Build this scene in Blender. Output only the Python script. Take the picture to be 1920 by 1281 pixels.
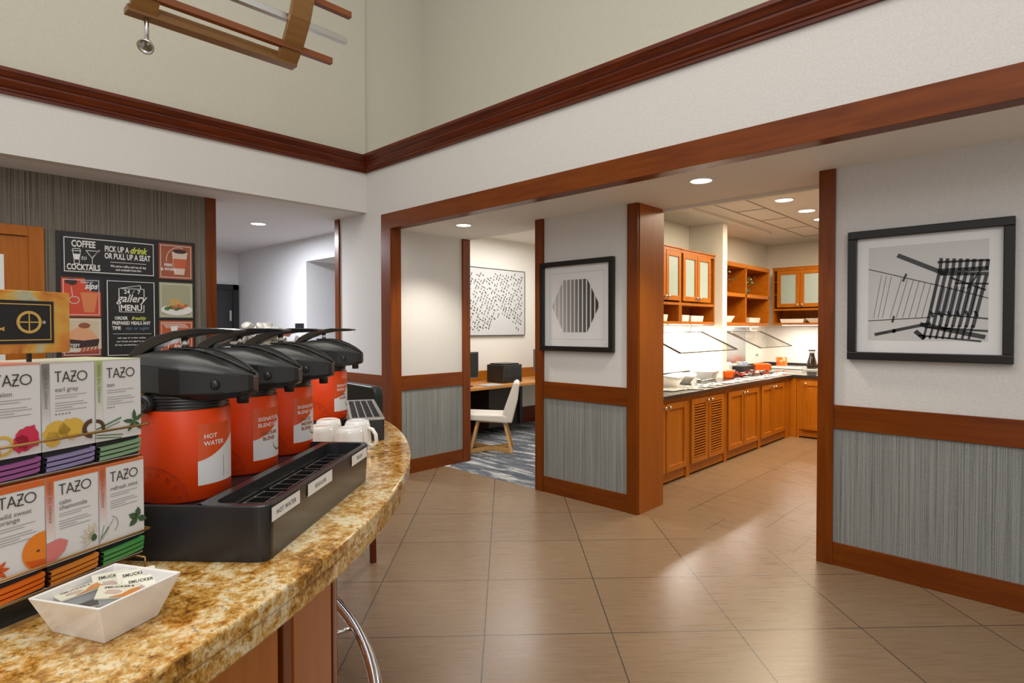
import bpy, math, random
from mathutils import Matrix, Vector
random.seed(7)
C = bpy.context.scene.collection
S = bpy.context.scene
PI = math.pi
for o in list(bpy.data.objects): bpy.data.objects.remove(o)

# ------------------------------------------------------------------ camera
cd = bpy.data.cameras.new('camera'); cam = bpy.data.objects.new('camera', cd); C.objects.link(cam)
FPX, CX, CY = 1089.6, 986.1, 635.6
cd.sensor_fit = 'HORIZONTAL'; cd.sensor_width = 36; cd.lens = FPX/1920*36
cd.shift_x = (960-CX)/1920; cd.shift_y = (CY-640.5)/1920
cd.clip_start = .05; cd.clip_end = 60
yaw, pit, rol = -.7497, .0180, .0010
f = Vector((math.sin(yaw)*math.cos(pit), math.cos(yaw)*math.cos(pit), -math.sin(pit)))
rt = Vector((math.cos(yaw), -math.sin(yaw), 0)); dn = f.cross(rt)
r2 = math.cos(rol)*rt+math.sin(rol)*dn; d2 = -math.sin(rol)*rt+math.cos(rol)*dn
M = Matrix.Identity(4)
for i in range(3): M[i][0] = r2[i]; M[i][1] = -d2[i]; M[i][2] = -f[i]
M[0][3], M[1][3], M[2][3] = 0, 0, 1.44
cam.matrix_world = M; S.camera = cam

# ------------------------------------------------------------------ world, large lights, exposure
S.view_settings.view_transform = 'Standard'; S.view_settings.look = 'None'
S.view_settings.exposure = 0.36; S.view_settings.gamma = 1.0; S.view_settings.use_curve_mapping = False
w = bpy.data.worlds.new('world'); S.world = w; w.use_nodes = True
bg = w.node_tree.nodes['Background']; bg.inputs[0].default_value = (1, .985, .955, 1); bg.inputs[1].default_value = .55

def light(kind, name, loc, energy, color=(1, .93, .82), rot=(0, 0, 0), **k):
    l = bpy.data.lights.new(name, kind); l.energy = energy; l.color = color
    for a, b in k.items(): setattr(l, a, b)
    o = bpy.data.objects.new(name, l); C.objects.link(o); o.location = loc; o.rotation_euler = rot; return o
# atrium: unseen wide area lights added above and behind the camera as soft fill
light('AREA', 'atrium_fill', (-1.6, .4, 5.6), 86, (1, .95, .86), shape='RECTANGLE', size=3.5, size_y=3.0)
light('AREA', 'atrium_fill', (1.6, -1.6, 4.4), 60, (.98, .97, 1), rot=(math.radians(38), 0, math.radians(40)), shape='RECTANGLE', size=3, size_y=2.2)
# unseen area lights added to brighten the kitchen, office and corridor
light('AREA', 'kitchen_fill', (-1.9, 6.9, 2.74), 105, (1, .84, .60), shape='RECTANGLE', size=1.6, size_y=3.2)
light('AREA', 'office_fill', (-4.9, 5.7, 2.70), 44, (1, .97, .94), shape='RECTANGLE', size=1.2, size_y=1.4)
light('AREA', 'corridor_fill', (-6.9, 2.5, 2.58), 60, (.88, .92, 1), shape='DISK', size=.5)

# ------------------------------------------------------------------ materials
def lin(c): return tuple((x/12.92 if x <= .04045 else ((x+.055)/1.055)**2.4) for x in c)
def rgb(r, g, b): return lin((r/255, g/255, b/255))+(1,)
def mat(name, col, rough=.5, metal=0, spec=.5, coat=0, emit=None, estr=0, alpha=1, trans=0):
    m = bpy.data.materials.new(name); m.use_nodes = True; b = m.node_tree.nodes['Principled BSDF']
    b.inputs['Base Color'].default_value = col if len(col) == 4 else col+(1,)
    b.inputs['Roughness'].default_value = rough; b.inputs['Metallic'].default_value = metal
    b.inputs['Specular IOR Level'].default_value = spec; b.inputs['Coat Weight'].default_value = coat
    b.inputs['Transmission Weight'].default_value = trans
    if emit: b.inputs['Emission Color'].default_value = emit; b.inputs['Emission Strength'].default_value = estr
    return m
def nodes(m): return m.node_tree.nodes, m.node_tree.links, m.node_tree.nodes['Principled BSDF']
def N(nt, t, **k):
    n = nt.new(t)
    for a, b in k.items():
        if a in n.inputs: n.inputs[a].default_value = b
        else: setattr(n, a, b)
    return n
def ramp(nt, pts):
    r = nt.new('ShaderNodeValToRGB'); e = r.color_ramp.elements
    while len(e) > 1: e.remove(e[-1])
    e[0].position = pts[0][0]; e[0].color = pts[0][1]
    for p, c in pts[1:]:
        x = e.new(p); x.color = c
    return r
def pos(nt, ln, scale, rot=(0, 0, 0), src='Object'):
    tc = nt.new('ShaderNodeTexCoord'); mp = nt.new('ShaderNodeMapping')
    mp.inputs['Scale'].default_value = scale; mp.inputs['Rotation'].default_value = rot
    ln.new(tc.outputs[src], mp.inputs[0]); return mp
def bump(nt, ln, b, h, s, d=.01):
    bp = nt.new('ShaderNodeBump'); bp.inputs['Strength'].default_value = s; bp.inputs['Distance'].default_value = d
    ln.new(h, bp.inputs['Height']); ln.new(bp.outputs[0], b.inputs['Normal'])

def wood(name, c1, c2, rough=.36, axis='z', sc=1.0, coat=.10):
    m = mat(name, c1, rough, coat=coat); nt, ln, b = nodes(m); b.inputs['Coat Roughness'].default_value = .18; b.inputs['Specular IOR Level'].default_value = .25
    k = {'x': (1.2, 14, 14), 'y': (14, 1.2, 14), 'z': (14, 14, 1.2)}[axis]
    mp = pos(nt, ln, tuple(v*sc for v in k))
    n = N(nt, 'ShaderNodeTexNoise', Scale=1.6, Detail=5, Roughness=.6, Distortion=.6); ln.new(mp.outputs[0], n.inputs['Vector'])
    r = ramp(nt, [(.28, c2), (.72, c1)]); ln.new(n.outputs[0], r.inputs[0]); ln.new(r.outputs[0], b.inputs['Base Color'])
    bump(nt, ln, b, n.outputs[0], .06)
    return m
RED1, RED2 = (.198, .043, .0005, 1), (.115, .021, .0004, 1)
W_red = {a: wood('cherry_trim_'+a, RED1, RED2, axis=a) for a in 'xyz'}
W_crown = {a: wood('dark_cherry_crown_'+a, (.150, .026, .004, 1), (.062, .008, .003, 1), rough=.28, axis=a, sc=1.6) for a in 'xyz'}
W_kit = {a: wood('honey_maple_'+a, (.45, .140, .007, 1), (.34, .092, .004, 1), rough=.36, axis=a) for a in 'xyz'}
W_lit = wood('lit_cherry_panel', (.36, .095, .004, 1), (.28, .066, .003, 1), rough=.3, axis='z', sc=.6)  # same cherry as the trim, with light painted in as a brighter colour
W_oak = wood('pale_oak', (.62, .36, .14, 1), (.50, .27, .09, 1), rough=.45, axis='z')
W_desk = wood('desk_oak', (.55, .26, .08, 1), (.44, .19, .05, 1), rough=.4, axis='y')

def paper(name, col, streak=0, spec=.25):
    m = mat(name, col, .75, spec=spec); nt, ln, b = nodes(m)
    mp = pos(nt, ln, (60, 60, 60)); n = N(nt, 'ShaderNodeTexNoise', Scale=1.5, Detail=3); ln.new(mp.outputs[0], n.inputs['Vector'])
    c = col[:3]; r = ramp(nt, [(.35, tuple(x*.93 for x in c)+(1,)), (.65, c+(1,))])
    ln.new(n.outputs[0], r.inputs[0]); ln.new(r.outputs[0], b.inputs['Base Color']); bump(nt, ln, b, n.outputs[0], .25, .004)
    return m
P_white = paper('textured_white_wallpaper', (.66, .635, .60, 1))
P_cream = paper('cream_painted_wall', (.535, .510, .420, 1))
P_hall = mat('pale_grey_paint', (.72, .715, .72, 1), .8)
P_ceil = mat('flat_white_ceiling', (.82, .80, .75, 1), .85)
P_kit = mat('warm_white_paint', (.78, .745, .67, 1), .8)

def striped(name, ca, cb, cc, freq=150, ax=0):
    m = mat(name, ca, .85, spec=.15); nt, ln, b = nodes(m)
    g = nt.new('ShaderNodeNewGeometry'); sx = nt.new('ShaderNodeSeparateXYZ'); ln.new(g.outputs['Position'], sx.inputs[0])
    ad = N(nt, 'ShaderNodeMath', operation='ADD'); ln.new(sx.outputs[0], ad.inputs[0]); ln.new(sx.outputs[1], ad.inputs[1])
    cb1 = nt.new('ShaderNodeCombineXYZ'); ln.new(ad.outputs[0], cb1.inputs[0])
    zm = N(nt, 'ShaderNodeMath', operation='MULTIPLY'); zm.inputs[1].default_value = .004; ln.new(sx.outputs[2], zm.inputs[0]); ln.new(zm.outputs[0], cb1.inputs[2])
    n1 = N(nt, 'ShaderNodeTexNoise', Scale=freq, Detail=2, Roughness=.7); ln.new(cb1.outputs[0], n1.inputs['Vector'])
    n2 = N(nt, 'ShaderNodeTexNoise', Scale=220, Detail=2); ln.new(g.outputs['Position'], n2.inputs['Vector'])
    mx = N(nt, 'ShaderNodeMath', operation='MULTIPLY_ADD'); mx.inputs[1].default_value = .35; ln.new(n2.outputs[0], mx.inputs[0]); ln.new(n1.outputs[0], mx.inputs[2])
    r = ramp(nt, [(.50, cc), (.62, cb), (.78, ca)]); ln.new(mx.outputs[0], r.inputs[0]); ln.new(r.outputs[0], b.inputs['Base Color'])
    bump(nt, ln, b, mx.outputs[0], .5, .004)
    return m
F_teal = striped('woven_grey_teal_fabric', (.30, .305, .285, 1), (.205, .215, .20, 1), (.105, .118, .112, 1), freq=230)
F_grey = striped('woven_taupe_wallcovering', (.26, .235, .195, 1), (.150, .132, .105, 1), (.050, .042, .033, 1), freq=110)

# floor tiles
def tiles(name, ux, uy, ou, vx, vy, ov, s, c1, c2, cg):
    m = mat(name, c1, .22, spec=.5); nt, ln, b = nodes(m)
    g = nt.new('ShaderNodeNewGeometry')
    def dotp(x, y, off):
        d = N(nt, 'ShaderNodeVectorMath', operation='DOT_PRODUCT'); d.inputs[1].default_value = (x, y, 0); ln.new(g.outputs['Position'], d.inputs[0])
        a = N(nt, 'ShaderNodeMath', operation='SUBTRACT'); a.inputs[1].default_value = off; ln.new(d.outputs['Value'], a.inputs[0])
        q = N(nt, 'ShaderNodeMath', operation='DIVIDE'); q.inputs[1].default_value = s; ln.new(a.outputs[0], q.inputs[0])
        fl = N(nt, 'ShaderNodeMath', operation='FLOOR'); ln.new(q.outputs[0], fl.inputs[0])
        pp = N(nt, 'ShaderNodeMath', operation='PINGPONG'); pp.inputs[1].default_value = .5; ln.new(q.outputs[0], pp.inputs[0])
        return q, fl, pp
    qu, fu, pu = dotp(ux, uy, ou); qv, fv, pv = dotp(vx, vy, ov)
    mn = N(nt, 'ShaderNodeMath', operation='MINIMUM'); ln.new(pu.outputs[0], mn.inputs[0]); ln.new(pv.outputs[0], mn.inputs[1])
    gr = N(nt, 'ShaderNodeMath', operation='LESS_THAN'); gr.inputs[1].default_value = .0050; ln.new(mn.outputs[0], gr.inputs[0])
    cv = nt.new('ShaderNodeCombineXYZ'); ln.new(fu.outputs[0], cv.inputs[0]); ln.new(fv.outputs[0], cv.inputs[1])
    wn = nt.new('ShaderNodeTexWhiteNoise'); ln.new(cv.outputs[0], wn.inputs['Vector'])
    c2v = nt.new('ShaderNodeCombineXYZ')
    s1 = N(nt, 'ShaderNodeMath', operation='MULTIPLY'); s1.inputs[1].default_value = 55; ln.new(qu.outputs[0], s1.inputs[0])
    s2 = N(nt, 'ShaderNodeMath', operation='MULTIPLY'); s2.inputs[1].default_value = 2.2; ln.new(qv.outputs[0], s2.inputs[0])
    ln.new(s1.outputs[0], c2v.inputs[0]); ln.new(s2.outputs[0], c2v.inputs[1]); ln.new(wn.outputs['Value'], c2v.inputs[2])
    n = N(nt, 'ShaderNodeTexNoise', Scale=1.5, Detail=3, Roughness=.45); ln.new(c2v.outputs[0], n.inputs['Vector'])
    ma = N(nt, 'ShaderNodeMath', operation='MULTIPLY_ADD'); ma.inputs[1].default_value = .16; ln.new(wn.outputs['Value'], ma.inputs[0]); ln.new(n.outputs[0], ma.inputs[2])
    r = ramp(nt, [(.22, c2), (.85, c1)]); ln.new(ma.outputs[0], r.inputs[0])
    mix = N(nt, 'ShaderNodeMix', data_type='RGBA'); ln.new(gr.outputs[0], mix.inputs[0]); ln.new(r.outputs[0], mix.inputs[6]); mix.inputs[7].default_value = cg
    ln.new(mix.outputs[2], b.inputs['Base Color'])
    rr = N(nt, 'ShaderNodeMath', operation='MULTIPLY_ADD'); rr.inputs[1].default_value = .14; rr.inputs[2].default_value = .22; ln.new(n.outputs[0], rr.inputs[0]); ln.new(rr.outputs[0], b.inputs['Roughness'])
    iv = N(nt, 'ShaderNodeMath', operation='SUBTRACT'); iv.inputs[0].default_value = 1; ln.new(gr.outputs[0], iv.inputs[1]); bump(nt, ln, b, iv.outputs[0], .25, .002)
    return m
T_floor = tiles('brown_porcelain_tile', -.7068, .7074, 2.7055, .7074, .7068, -.1008, .6015, (.240, .156, .090, 1), (.170, .106, .058, 1), (.045, .036, .028, 1))
T_kit = tiles('brown_porcelain_tile_square', 0, 1, 4.215, 1, 0, -1.57, .605, (.240, .156, .090, 1), (.170, .106, .058, 1), (.06, .045, .03, 1))
T_strip = tiles('brown_porcelain_tile_border', 0, 1, 3.85, 1, 0, -1.27, .605, (.240, .156, .090, 1), (.170, .106, .058, 1), (.06, .045, .03, 1))

m = mat('grey_streaked_carpet', (.12, .13, .15, 1), .95, spec=.1); nt, ln, b = nodes(m)
mp = pos(nt, ln, (1.2, 7, 1), (0, 0, .35)); n = N(nt, 'ShaderNodeTexNoise', Scale=1.6, Detail=7, Roughness=.75, Distortion=.5); ln.new(mp.outputs[0], n.inputs['Vector'])
r = ramp(nt, [(.42, (.075, .085, .105, 1)), (.52, (.14, .15, .165, 1)), (.60, (.50, .50, .48, 1))]); ln.new(n.outputs[0], r.inputs[0]); ln.new(r.outputs[0], b.inputs['Base Color']); Carpet = m

m = mat('gold_granite', (.5, .35, .15, 1), .10, spec=.5); nt, ln, b = nodes(m)
mp = pos(nt, ln, (1, 1, 1)); n0 = N(nt, 'ShaderNodeTexNoise', Scale=7, Detail=4, Roughness=.55, Distortion=.5); ln.new(mp.outputs[0], n0.inputs['Vector'])
n1 = N(nt, 'ShaderNodeTexNoise', Scale=62, Detail=7, Roughness=.74, Distortion=.35); ln.new(mp.outputs[0], n1.inputs['Vector'])
n2 = N(nt, 'ShaderNodeTexNoise', Scale=130, Detail=4, Roughness=.7); ln.new(mp.outputs[0], n2.inputs['Vector'])
ma = N(nt, 'ShaderNodeMath', operation='MULTIPLY_ADD'); ma.inputs[1].default_value = .75; ln.new(n0.outputs[0], ma.inputs[0]); ln.new(n1.outputs[0], ma.inputs[2])
r = ramp(nt, [(.64, (.06, .028, .010, 1)), (.74, (.25, .105, .015, 1)), (.83, (.46, .22, .035, 1)), (.91, (.60, .38, .13, 1)), (1.0, (.72, .60, .38, 1))]); ln.new(ma.outputs[0], r.inputs[0])
r2_ = ramp(nt, [(.36, (.10, .07, .05, 1)), (.47, (1, 1, 1, 1))]); ln.new(n2.outputs[0], r2_.inputs[0])
mx = N(nt, 'ShaderNodeMix', data_type='RGBA', blend_type='MULTIPLY'); mx.inputs[0].default_value = .6; ln.new(r.outputs[0], mx.inputs[6]); ln.new(r2_.outputs[0], mx.inputs[7]); ln.new(mx.outputs[2], b.inputs['Base Color']); Granite = m

m = mat('amber_marbled_acrylic', (.6, .3, .05, 1), .2, coat=.5); nt, ln, b = nodes(m)
mp = pos(nt, ln, (9, 9, 9)); n = N(nt, 'ShaderNodeTexNoise', Scale=1.3, Detail=3, Roughness=.5, Distortion=1.6); ln.new(mp.outputs[0], n.inputs['Vector'])
r = ramp(nt, [(.33, (.22, .035, .004, 1)), (.47, (.60, .21, .02, 1)), (.58, (.62, .36, .05, 1)), (.66, (.42, .44, .30, 1)), (.72, (.55, .22, .03, 1))]); ln.new(n.outputs[0], r.inputs[0]); ln.new(r.outputs[0], b.inputs['Base Color']); Amber = m

M_orange = mat('orange_red_enamel', (.70, .050, .001, 1), .42, spec=.3)
M_orange2 = mat('orange_label_film', (.66, .075, .008, 1), .25)
M_orangedk = mat('embossed_dark_orange', (.28, .014, .004, 1), .4)
M_black = mat('satin_black_plastic', (.012, .012, .012, 1), .32)
M_blackm = mat('matte_black_plastic', (.010, .010, .011, 1), .5)
M_blackr = mat('black_rack_plastic', (.020, .020, .022, 1), .28)
M_dome = mat('brushed_black_dome', (.035, .035, .032, 1), .30, metal=.3)
M_white = mat('white_print', (.80, .80, .78, 1), .5)
M_card = mat('white_carton', (.70, .69, .68, 1), .45)
M_ink = mat('dark_olive_ink', (.045, .040, .030, 1), .6)
M_inkg = mat('grey_ink', (.18, .17, .16, 1), .6)
M_chrome = mat('polished_chrome', (.75, .75, .76, 1), .10, metal=1)
M_nickel = mat('brushed_nickel', (.62, .60, .57, 1), .28, metal=1)
M_brass = mat('aged_brass_wire', (.42, .25, .09, 1), .3, metal=.9)
M_ceramic = mat('glazed_white_ceramic', (.80, .78, .74, 1), .12, coat=.4)
M_steel = mat('stainless_steel', (.45, .47, .50, 1), .22, metal=.9)
def clear(name, ior=1.3, tint=(1, 1, 1, 1)):
    m_ = bpy.data.materials.new(name); m_.use_nodes = True; nt, ln = m_.node_tree.nodes, m_.node_tree.links
    nt.remove(nt['Principled BSDF']); t_ = N(nt, 'ShaderNodeBsdfTransparent', Color=tint); g_ = N(nt, 'ShaderNodeBsdfGlossy', Roughness=.02); fr = N(nt, 'ShaderNodeFresnel', IOR=ior); mx = nt.new('ShaderNodeMixShader'); gg = nt.new('ShaderNodeNewGeometry'); iv = N(nt, 'ShaderNodeMath', operation='SUBTRACT'); iv.inputs[0].default_value = 1; ln.new(gg.outputs['Backfacing'], iv.inputs[1]); mu = N(nt, 'ShaderNodeMath', operation='MULTIPLY'); ln.new(fr.outputs[0], mu.inputs[0]); ln.new(iv.outputs[0], mu.inputs[1])
    ln.new(mu.outputs[0], mx.inputs[0]); ln.new(t_.outputs[0], mx.inputs[1]); ln.new(g_.outputs[0], mx.inputs[2]); ln.new(mx.outputs[0], nt['Material Output'].inputs[0]); return m_
M_glass = clear('clear_glass', 1.15, (.97, .98, .97, 1))
M_frost = mat('frosted_cabinet_glass', (.36, .44, .42, 1), .35)
M_gedge = mat('green_glass_edge', (.10, .09, .07, 1), .15)
M_stone = mat('black_stone_worktop', (.030, .030, .032, 1), .12)
M_paper = mat('art_paper', (.72, .715, .70, 1), .6)
M_matb = mat('cream_mat_board', (.76, .75, .74, 1), .6)
M_leather = mat('black_leather', (.014, .018, .018, 1), .35)
M_cream = mat('cream_leather', (.66, .62, .55, 1), .5)
M_lamp = mat('lit_lamp_lens', (1, 1, 1, 1), .5, emit=(1, .95, .86, 1), estr=9)
M_lampc = mat('lit_cool_lamp_lens', (1, 1, 1, 1), .5, emit=(.85, .9, 1, 1), estr=9)
M_led = mat('lit_under_cabinet_strip', (1, 1, 1, 1), .5, emit=(1, .93, .82, 1), estr=4)
def flat(name, r, g, b_, rough=.5): return mat(name, rgb(r, g, b_), rough)
M_gold = flat('gold_print', 205, 165, 85, .35); M_lime = flat('lime_print', 205, 215, 90); M_bluep = flat('slate_blue_print', 95, 120, 150)
M_board = mat('matte_black_board', (.012, .012, .013, 1), .45)

# ------------------------------------------------------------------ mesh builder
class MB:
    def __init__(s): s.v = []; s.f = []; s.sm = []; s.M = Matrix.Identity(4)
    def add(s, vs, fs, smooth=False, M=None):
        T = s.M @ M if M is not None else s.M
        k = len(s.v); s.v += [T @ Vector(v) for v in vs]; s.f += [tuple(i+k for i in q) for q in fs]; s.sm += [smooth]*len(fs); return s
    def box(s, x0, x1, y0, y1, z0, z1, M=None):
        v = [(x, y, z) for x in (x0, x1) for y in (y0, y1) for z in (z0, z1)]
        return s.add(v, [(0, 1, 3, 2), (4, 6, 7, 5), (0, 4, 5, 1), (2, 3, 7, 6), (0, 2, 6, 4), (1, 5, 7, 3)], M=M)
    def prism(s, poly, z0, z1, M=None, smooth=False):     # poly in xy, extruded in z
        n = len(poly); v = [(x, y, z0) for x, y in poly]+[(x, y, z1) for x, y in poly]
        s.add(v, [tuple(range(n))[::-1], tuple(range(n, 2*n))], M=M)
        k = len(s.v)-2*n
        s.f += [(k+i, k+(i+1) % n, k+n+(i+1) % n, k+n+i) for i in range(n)]; s.sm += [smooth]*n; return s
    def lathe(s, prof, seg=32, M=None, smooth=True, cap=True):
        n = len(prof); v = [(r*math.cos(2*PI*i/seg), r*math.sin(2*PI*i/seg), z) for i in range(seg) for r, z in prof]
        f_ = [(i*n+j, ((i+1) % seg)*n+j, ((i+1) % seg)*n+j+1, i*n+j+1) for i in range(seg) for j in range(n-1)]
        s.add(v, f_, smooth, M)
        if cap:
            k = len(s.v)-len(v)
            if prof[0][0] > 1e-5: s.f.append(tuple(k+i*n for i in range(seg))[::-1]); s.sm.append(False)
            if prof[-1][0] > 1e-5: s.f.append(tuple(k+i*n+n-1 for i in range(seg))); s.sm.append(False)
        return s
    def tube(s, pts, r, seg=8, M=None, closed=False, rz=None):
        pts = [Vector(p) for p in pts]; n = len(pts); vs = []; up = None
        for i, p in enumerate(pts):
            a = pts[(i-1) % n] if (i or closed) else p; b_ = pts[(i+1) % n] if (i < n-1 or closed) else p
            t = (b_-a).normalized()
            if up is None: up = Vector((0, 0, 1)) if abs(t.z) < .9 else Vector((1, 0, 0))
            x = up-t*up.dot(t)
            x = x.normalized() if x.length > 1e-6 else t.orthogonal().normalized(); y = t.cross(x); up = x
            rr = r[i] if isinstance(r, (list, tuple)) else r
            for j in range(seg):
                q = 2*PI*j/seg; vs.append(p+(x*math.cos(q)+y*math.sin(q)*(rz or 1))*rr)
        f_ = [(i*seg+j, i*seg+(j+1) % seg, ((i+1) % n)*seg+(j+1) % seg, ((i+1) % n)*seg+j) for i in range(n if closed else n-1) for j in range(seg)]
        if not closed: f_ += [tuple(range(seg))[::-1], tuple((n-1)*seg+j for j in range(seg))]
        return s.add(vs, f_, True, M)
    def bar(s, a, b_, w, h, M=None):                      # rectangular bar from a to b, w across, h up
        a, b_ = Vector(a), Vector(b_); t = (b_-a).normalized(); up = Vector((0, 0, 1)) if abs(t.z) < .95 else Vector((1, 0, 0))
        x = t.cross(up).normalized(); y = x.cross(t)
        v = [p+x*sx*w/2+y*sy*h/2 for p in (a, b_) for sx, sy in ((-1, -1), (1, -1), (1, 1), (-1, 1))]
        return s.add(v, [(3, 2, 1, 0), (4, 5, 6, 7), (0, 1, 5, 4), (1, 2, 6, 5), (2, 3, 7, 6), (3, 0, 4, 7)], M=M)
    def sphere(s, c, r, seg=12, M=None, sc=(1, 1, 1)):
        c = Vector(c); rg = seg//2; vs = [c+Vector((0, 0, -r*sc[2]))]
        for i in range(1, rg):
            a = -PI/2+PI*i/rg
            vs += [c+Vector((r*math.cos(a)*math.cos(2*PI*j/seg)*sc[0], r*math.cos(a)*math.sin(2*PI*j/seg)*sc[1], r*math.sin(a)*sc[2])) for j in range(seg)]
        vs.append(c+Vector((0, 0, r*sc[2]))); L = len(vs)-1
        f_ = [(0, 1+(j+1) % seg, 1+j) for j in range(seg)]
        for i in range(rg-2):
            f_ += [(1+i*seg+j, 1+i*seg+(j+1) % seg, 1+(i+1)*seg+(j+1) % seg, 1+(i+1)*seg+j) for j in range(seg)]
        f_ += [(L, 1+(rg-2)*seg+j, 1+(rg-2)*seg+(j+1) % seg) for j in range(seg)]
        return s.add(vs, f_, True, M)
    def loft(s, rings, M=None, smooth=True, caps=True):
        n = len(rings[0]); v = [p for r_ in rings for p in r_]
        f_ = [(i*n+j, i*n+(j+1) % n, (i+1)*n+(j+1) % n, (i+1)*n+j) for i in range(len(rings)-1) for j in range(n)]
        s.add(v, f_, smooth, M)
        if caps:
            k = len(s.v)-len(v); s.f += [tuple(k+j for j in range(n))[::-1], tuple(k+len(v)-n+j for j in range(n))]; s.sm += [False]*2
        return s
    # flat artwork on a plane: 2D x,z at depth y (front faces -y)
    def poly(s, pts, y=0): return s.add([(x, y, z) for x, z in pts], [tuple(range(len(pts)))])
    def rect(s, x0, x1, z0, z1, y=0): return s.poly([(x0, z0), (x1, z0), (x1, z1), (x0, z1)], y)
    def line(s, a, b_, w, y=0):
        a, b_ = Vector(a), Vector(b_); t = (b_-a); L = t.length
        if L < 1e-7: return s
        n = Vector((-t.y, t.x))/L*w/2; return s.poly([tuple(a-n), tuple(b_-n), tuple(b_+n), tuple(a+n)], y)
    def pline(s, pts, w, y=0):
        for a, b_ in zip(pts, pts[1:]): s.line(a, b_, w, y)
        return s
    def ring(s, cx, cz, r, w, y=0, seg=28, a0=0, a1=2*PI, sx=1):
        P = [(cx+math.cos(a0+(a1-a0)*i/seg)*r*sx, cz+math.sin(a0+(a1-a0)*i/seg)*r) for i in range(seg+1)]; return s.pline(P, w, y)
    def disc(s, cx, cz, r, y=0, seg=20, sx=1, sz=1): return s.poly([(cx+math.cos(2*PI*i/seg)*r*sx, cz+math.sin(2*PI*i/seg)*r*sz) for i in range(seg)], y)
    def frame(s, x0, x1, z0, z1, w, y=0):
        s.rect(x0, x1, z0, z0+w, y); s.rect(x0, x1, z1-w, z1, y); s.rect(x0, x0+w, z0+w, z1-w, y); return s.rect(x1-w, x1, z0+w, z1-w, y)
    def text(s, t, x, z, h, y=0, align='CENTER', bold=0, shear=0, sx=1, spacing=1, fn=None, rot=0):
        vs, fs = text_mesh(t, align, bold, shear, spacing); c_, n_ = math.cos(rot), math.sin(rot)
        P = [(x+(c_*a*sx-n_*b_)*h, y, z+(n_*a*sx+c_*b_)*h) for a, b_ in vs]
        if fn: P = [fn(p) for p in P]
        return s.add(P, fs)
    def build(s, name, m, parent=None, bevel=0, seg=2, sub=0):
        me = bpy.data.meshes.new(name); me.from_pydata([tuple(v) for v in s.v], [], s.f)
        me.polygons.foreach_set('use_smooth', s.sm); me.materials.append(m); me.update()
        o = bpy.data.objects.new(name, me); C.objects.link(o)
        if parent: o.parent = parent
        if bevel:
            b_ = o.modifiers.new('b', 'BEVEL'); b_.width = bevel; b_.segments = seg; b_.limit_method = 'ANGLE'; b_.angle_limit = math.radians(40)
        if sub:
            b_ = o.modifiers.new('s', 'SUBSURF'); b_.levels = sub; b_.render_levels = sub
        return o
_tc = {}
def text_mesh(t, align, bold, shear, spacing):
    k = (t, align, bold, shear, spacing)
    if k not in _tc:
        cu = bpy.data.curves.new('t', 'FONT'); cu.body = t; cu.size = 1; cu.offset = bold; cu.shear = shear; cu.align_x = align
        cu.space_character = spacing; cu.resolution_u = 2; cu.fill_mode = 'FRONT' if hasattr(cu, 'fill_mode') else cu.fill_mode
        o = bpy.data.objects.new('t', cu); C.objects.link(o); dg = bpy.context.evaluated_depsgraph_get(); dg.update()
        me = o.evaluated_get(dg).to_mesh()
        _tc[k] = ([(v.co.x/.7, v.co.y/.7) for v in me.vertices], [tuple(p.vertices) for p in me.polygons])
        o.evaluated_get(dg).to_mesh_clear(); bpy.data.objects.remove(o); bpy.data.curves.remove(cu)
    return _tc[k]
def tag(o, label, cat, group=None, kind=None):
    o['label'] = label; o['category'] = cat
    if group: o['group'] = group
    if kind: o['kind'] = kind
    return o
def thing(name, label, cat, loc=(0, 0, 0), rz=0, group=None):
    o = bpy.data.objects.new(name, None); C.objects.link(o); o.location = loc; o.rotation_euler = (0, 0, rz); o.empty_display_size = .05
    return tag(o, label, cat, group)
def struct(name, mb, m, label=None, bevel=0):
    o = mb.build(name, m, bevel=bevel); o['kind'] = 'structure'
    if label: o['label'] = label
    return o
def dup(root, loc, rz, label, group=None):
    r_ = root.copy(); C.objects.link(r_); r_.location = loc; r_.rotation_euler = (0, 0, rz); r_['label'] = label
    if group: r_['group'] = group
    for ch in list(root.children):
        c_ = ch.copy(); C.objects.link(c_); c_.parent = r_
        for g in ch.children:
            d = g.copy(); C.objects.link(d); d.parent = c_
    return r_
def B(x0, x1, y0, y1, z0, z1): return MB().box(x0, x1, y0, y1, z0, z1)

# ------------------------------------------------------------------ the room
YH, YP = 3.22, 3.84            # plane of the upper wall / header, plane of the lower panels
XL, XM = -5.20, -5.64          # plane of the left upper wall, plane of the menu wall
ZS, ZL = 2.40, 2.61            # soffit heights
fl = MB().box(-10.5, 3.2, -3.2, 3.85, -.1, 0); struct('floor', fl, T_floor, 'brown stone-look tile floor laid diagonally')
struct('floor', B(-2.44, 3.2, 3.85, 4.215, -.1, 0), T_strip, 'row of border tiles under the kitchen opening')
struct('floor', B(-3.7, 3.2, 4.215, 9.6, -.1, 0), T_kit, 'square-laid brown tile floor of the breakfast kitchen')
struct('floor', MB().box(-6.3, -3.7, 4.20, 8.2, -.1, 0).box(-4.73, -2.44, 3.85, 4.20, -.1, 0), Carpet, 'blue grey streaked carpet of the business corner')
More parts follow.
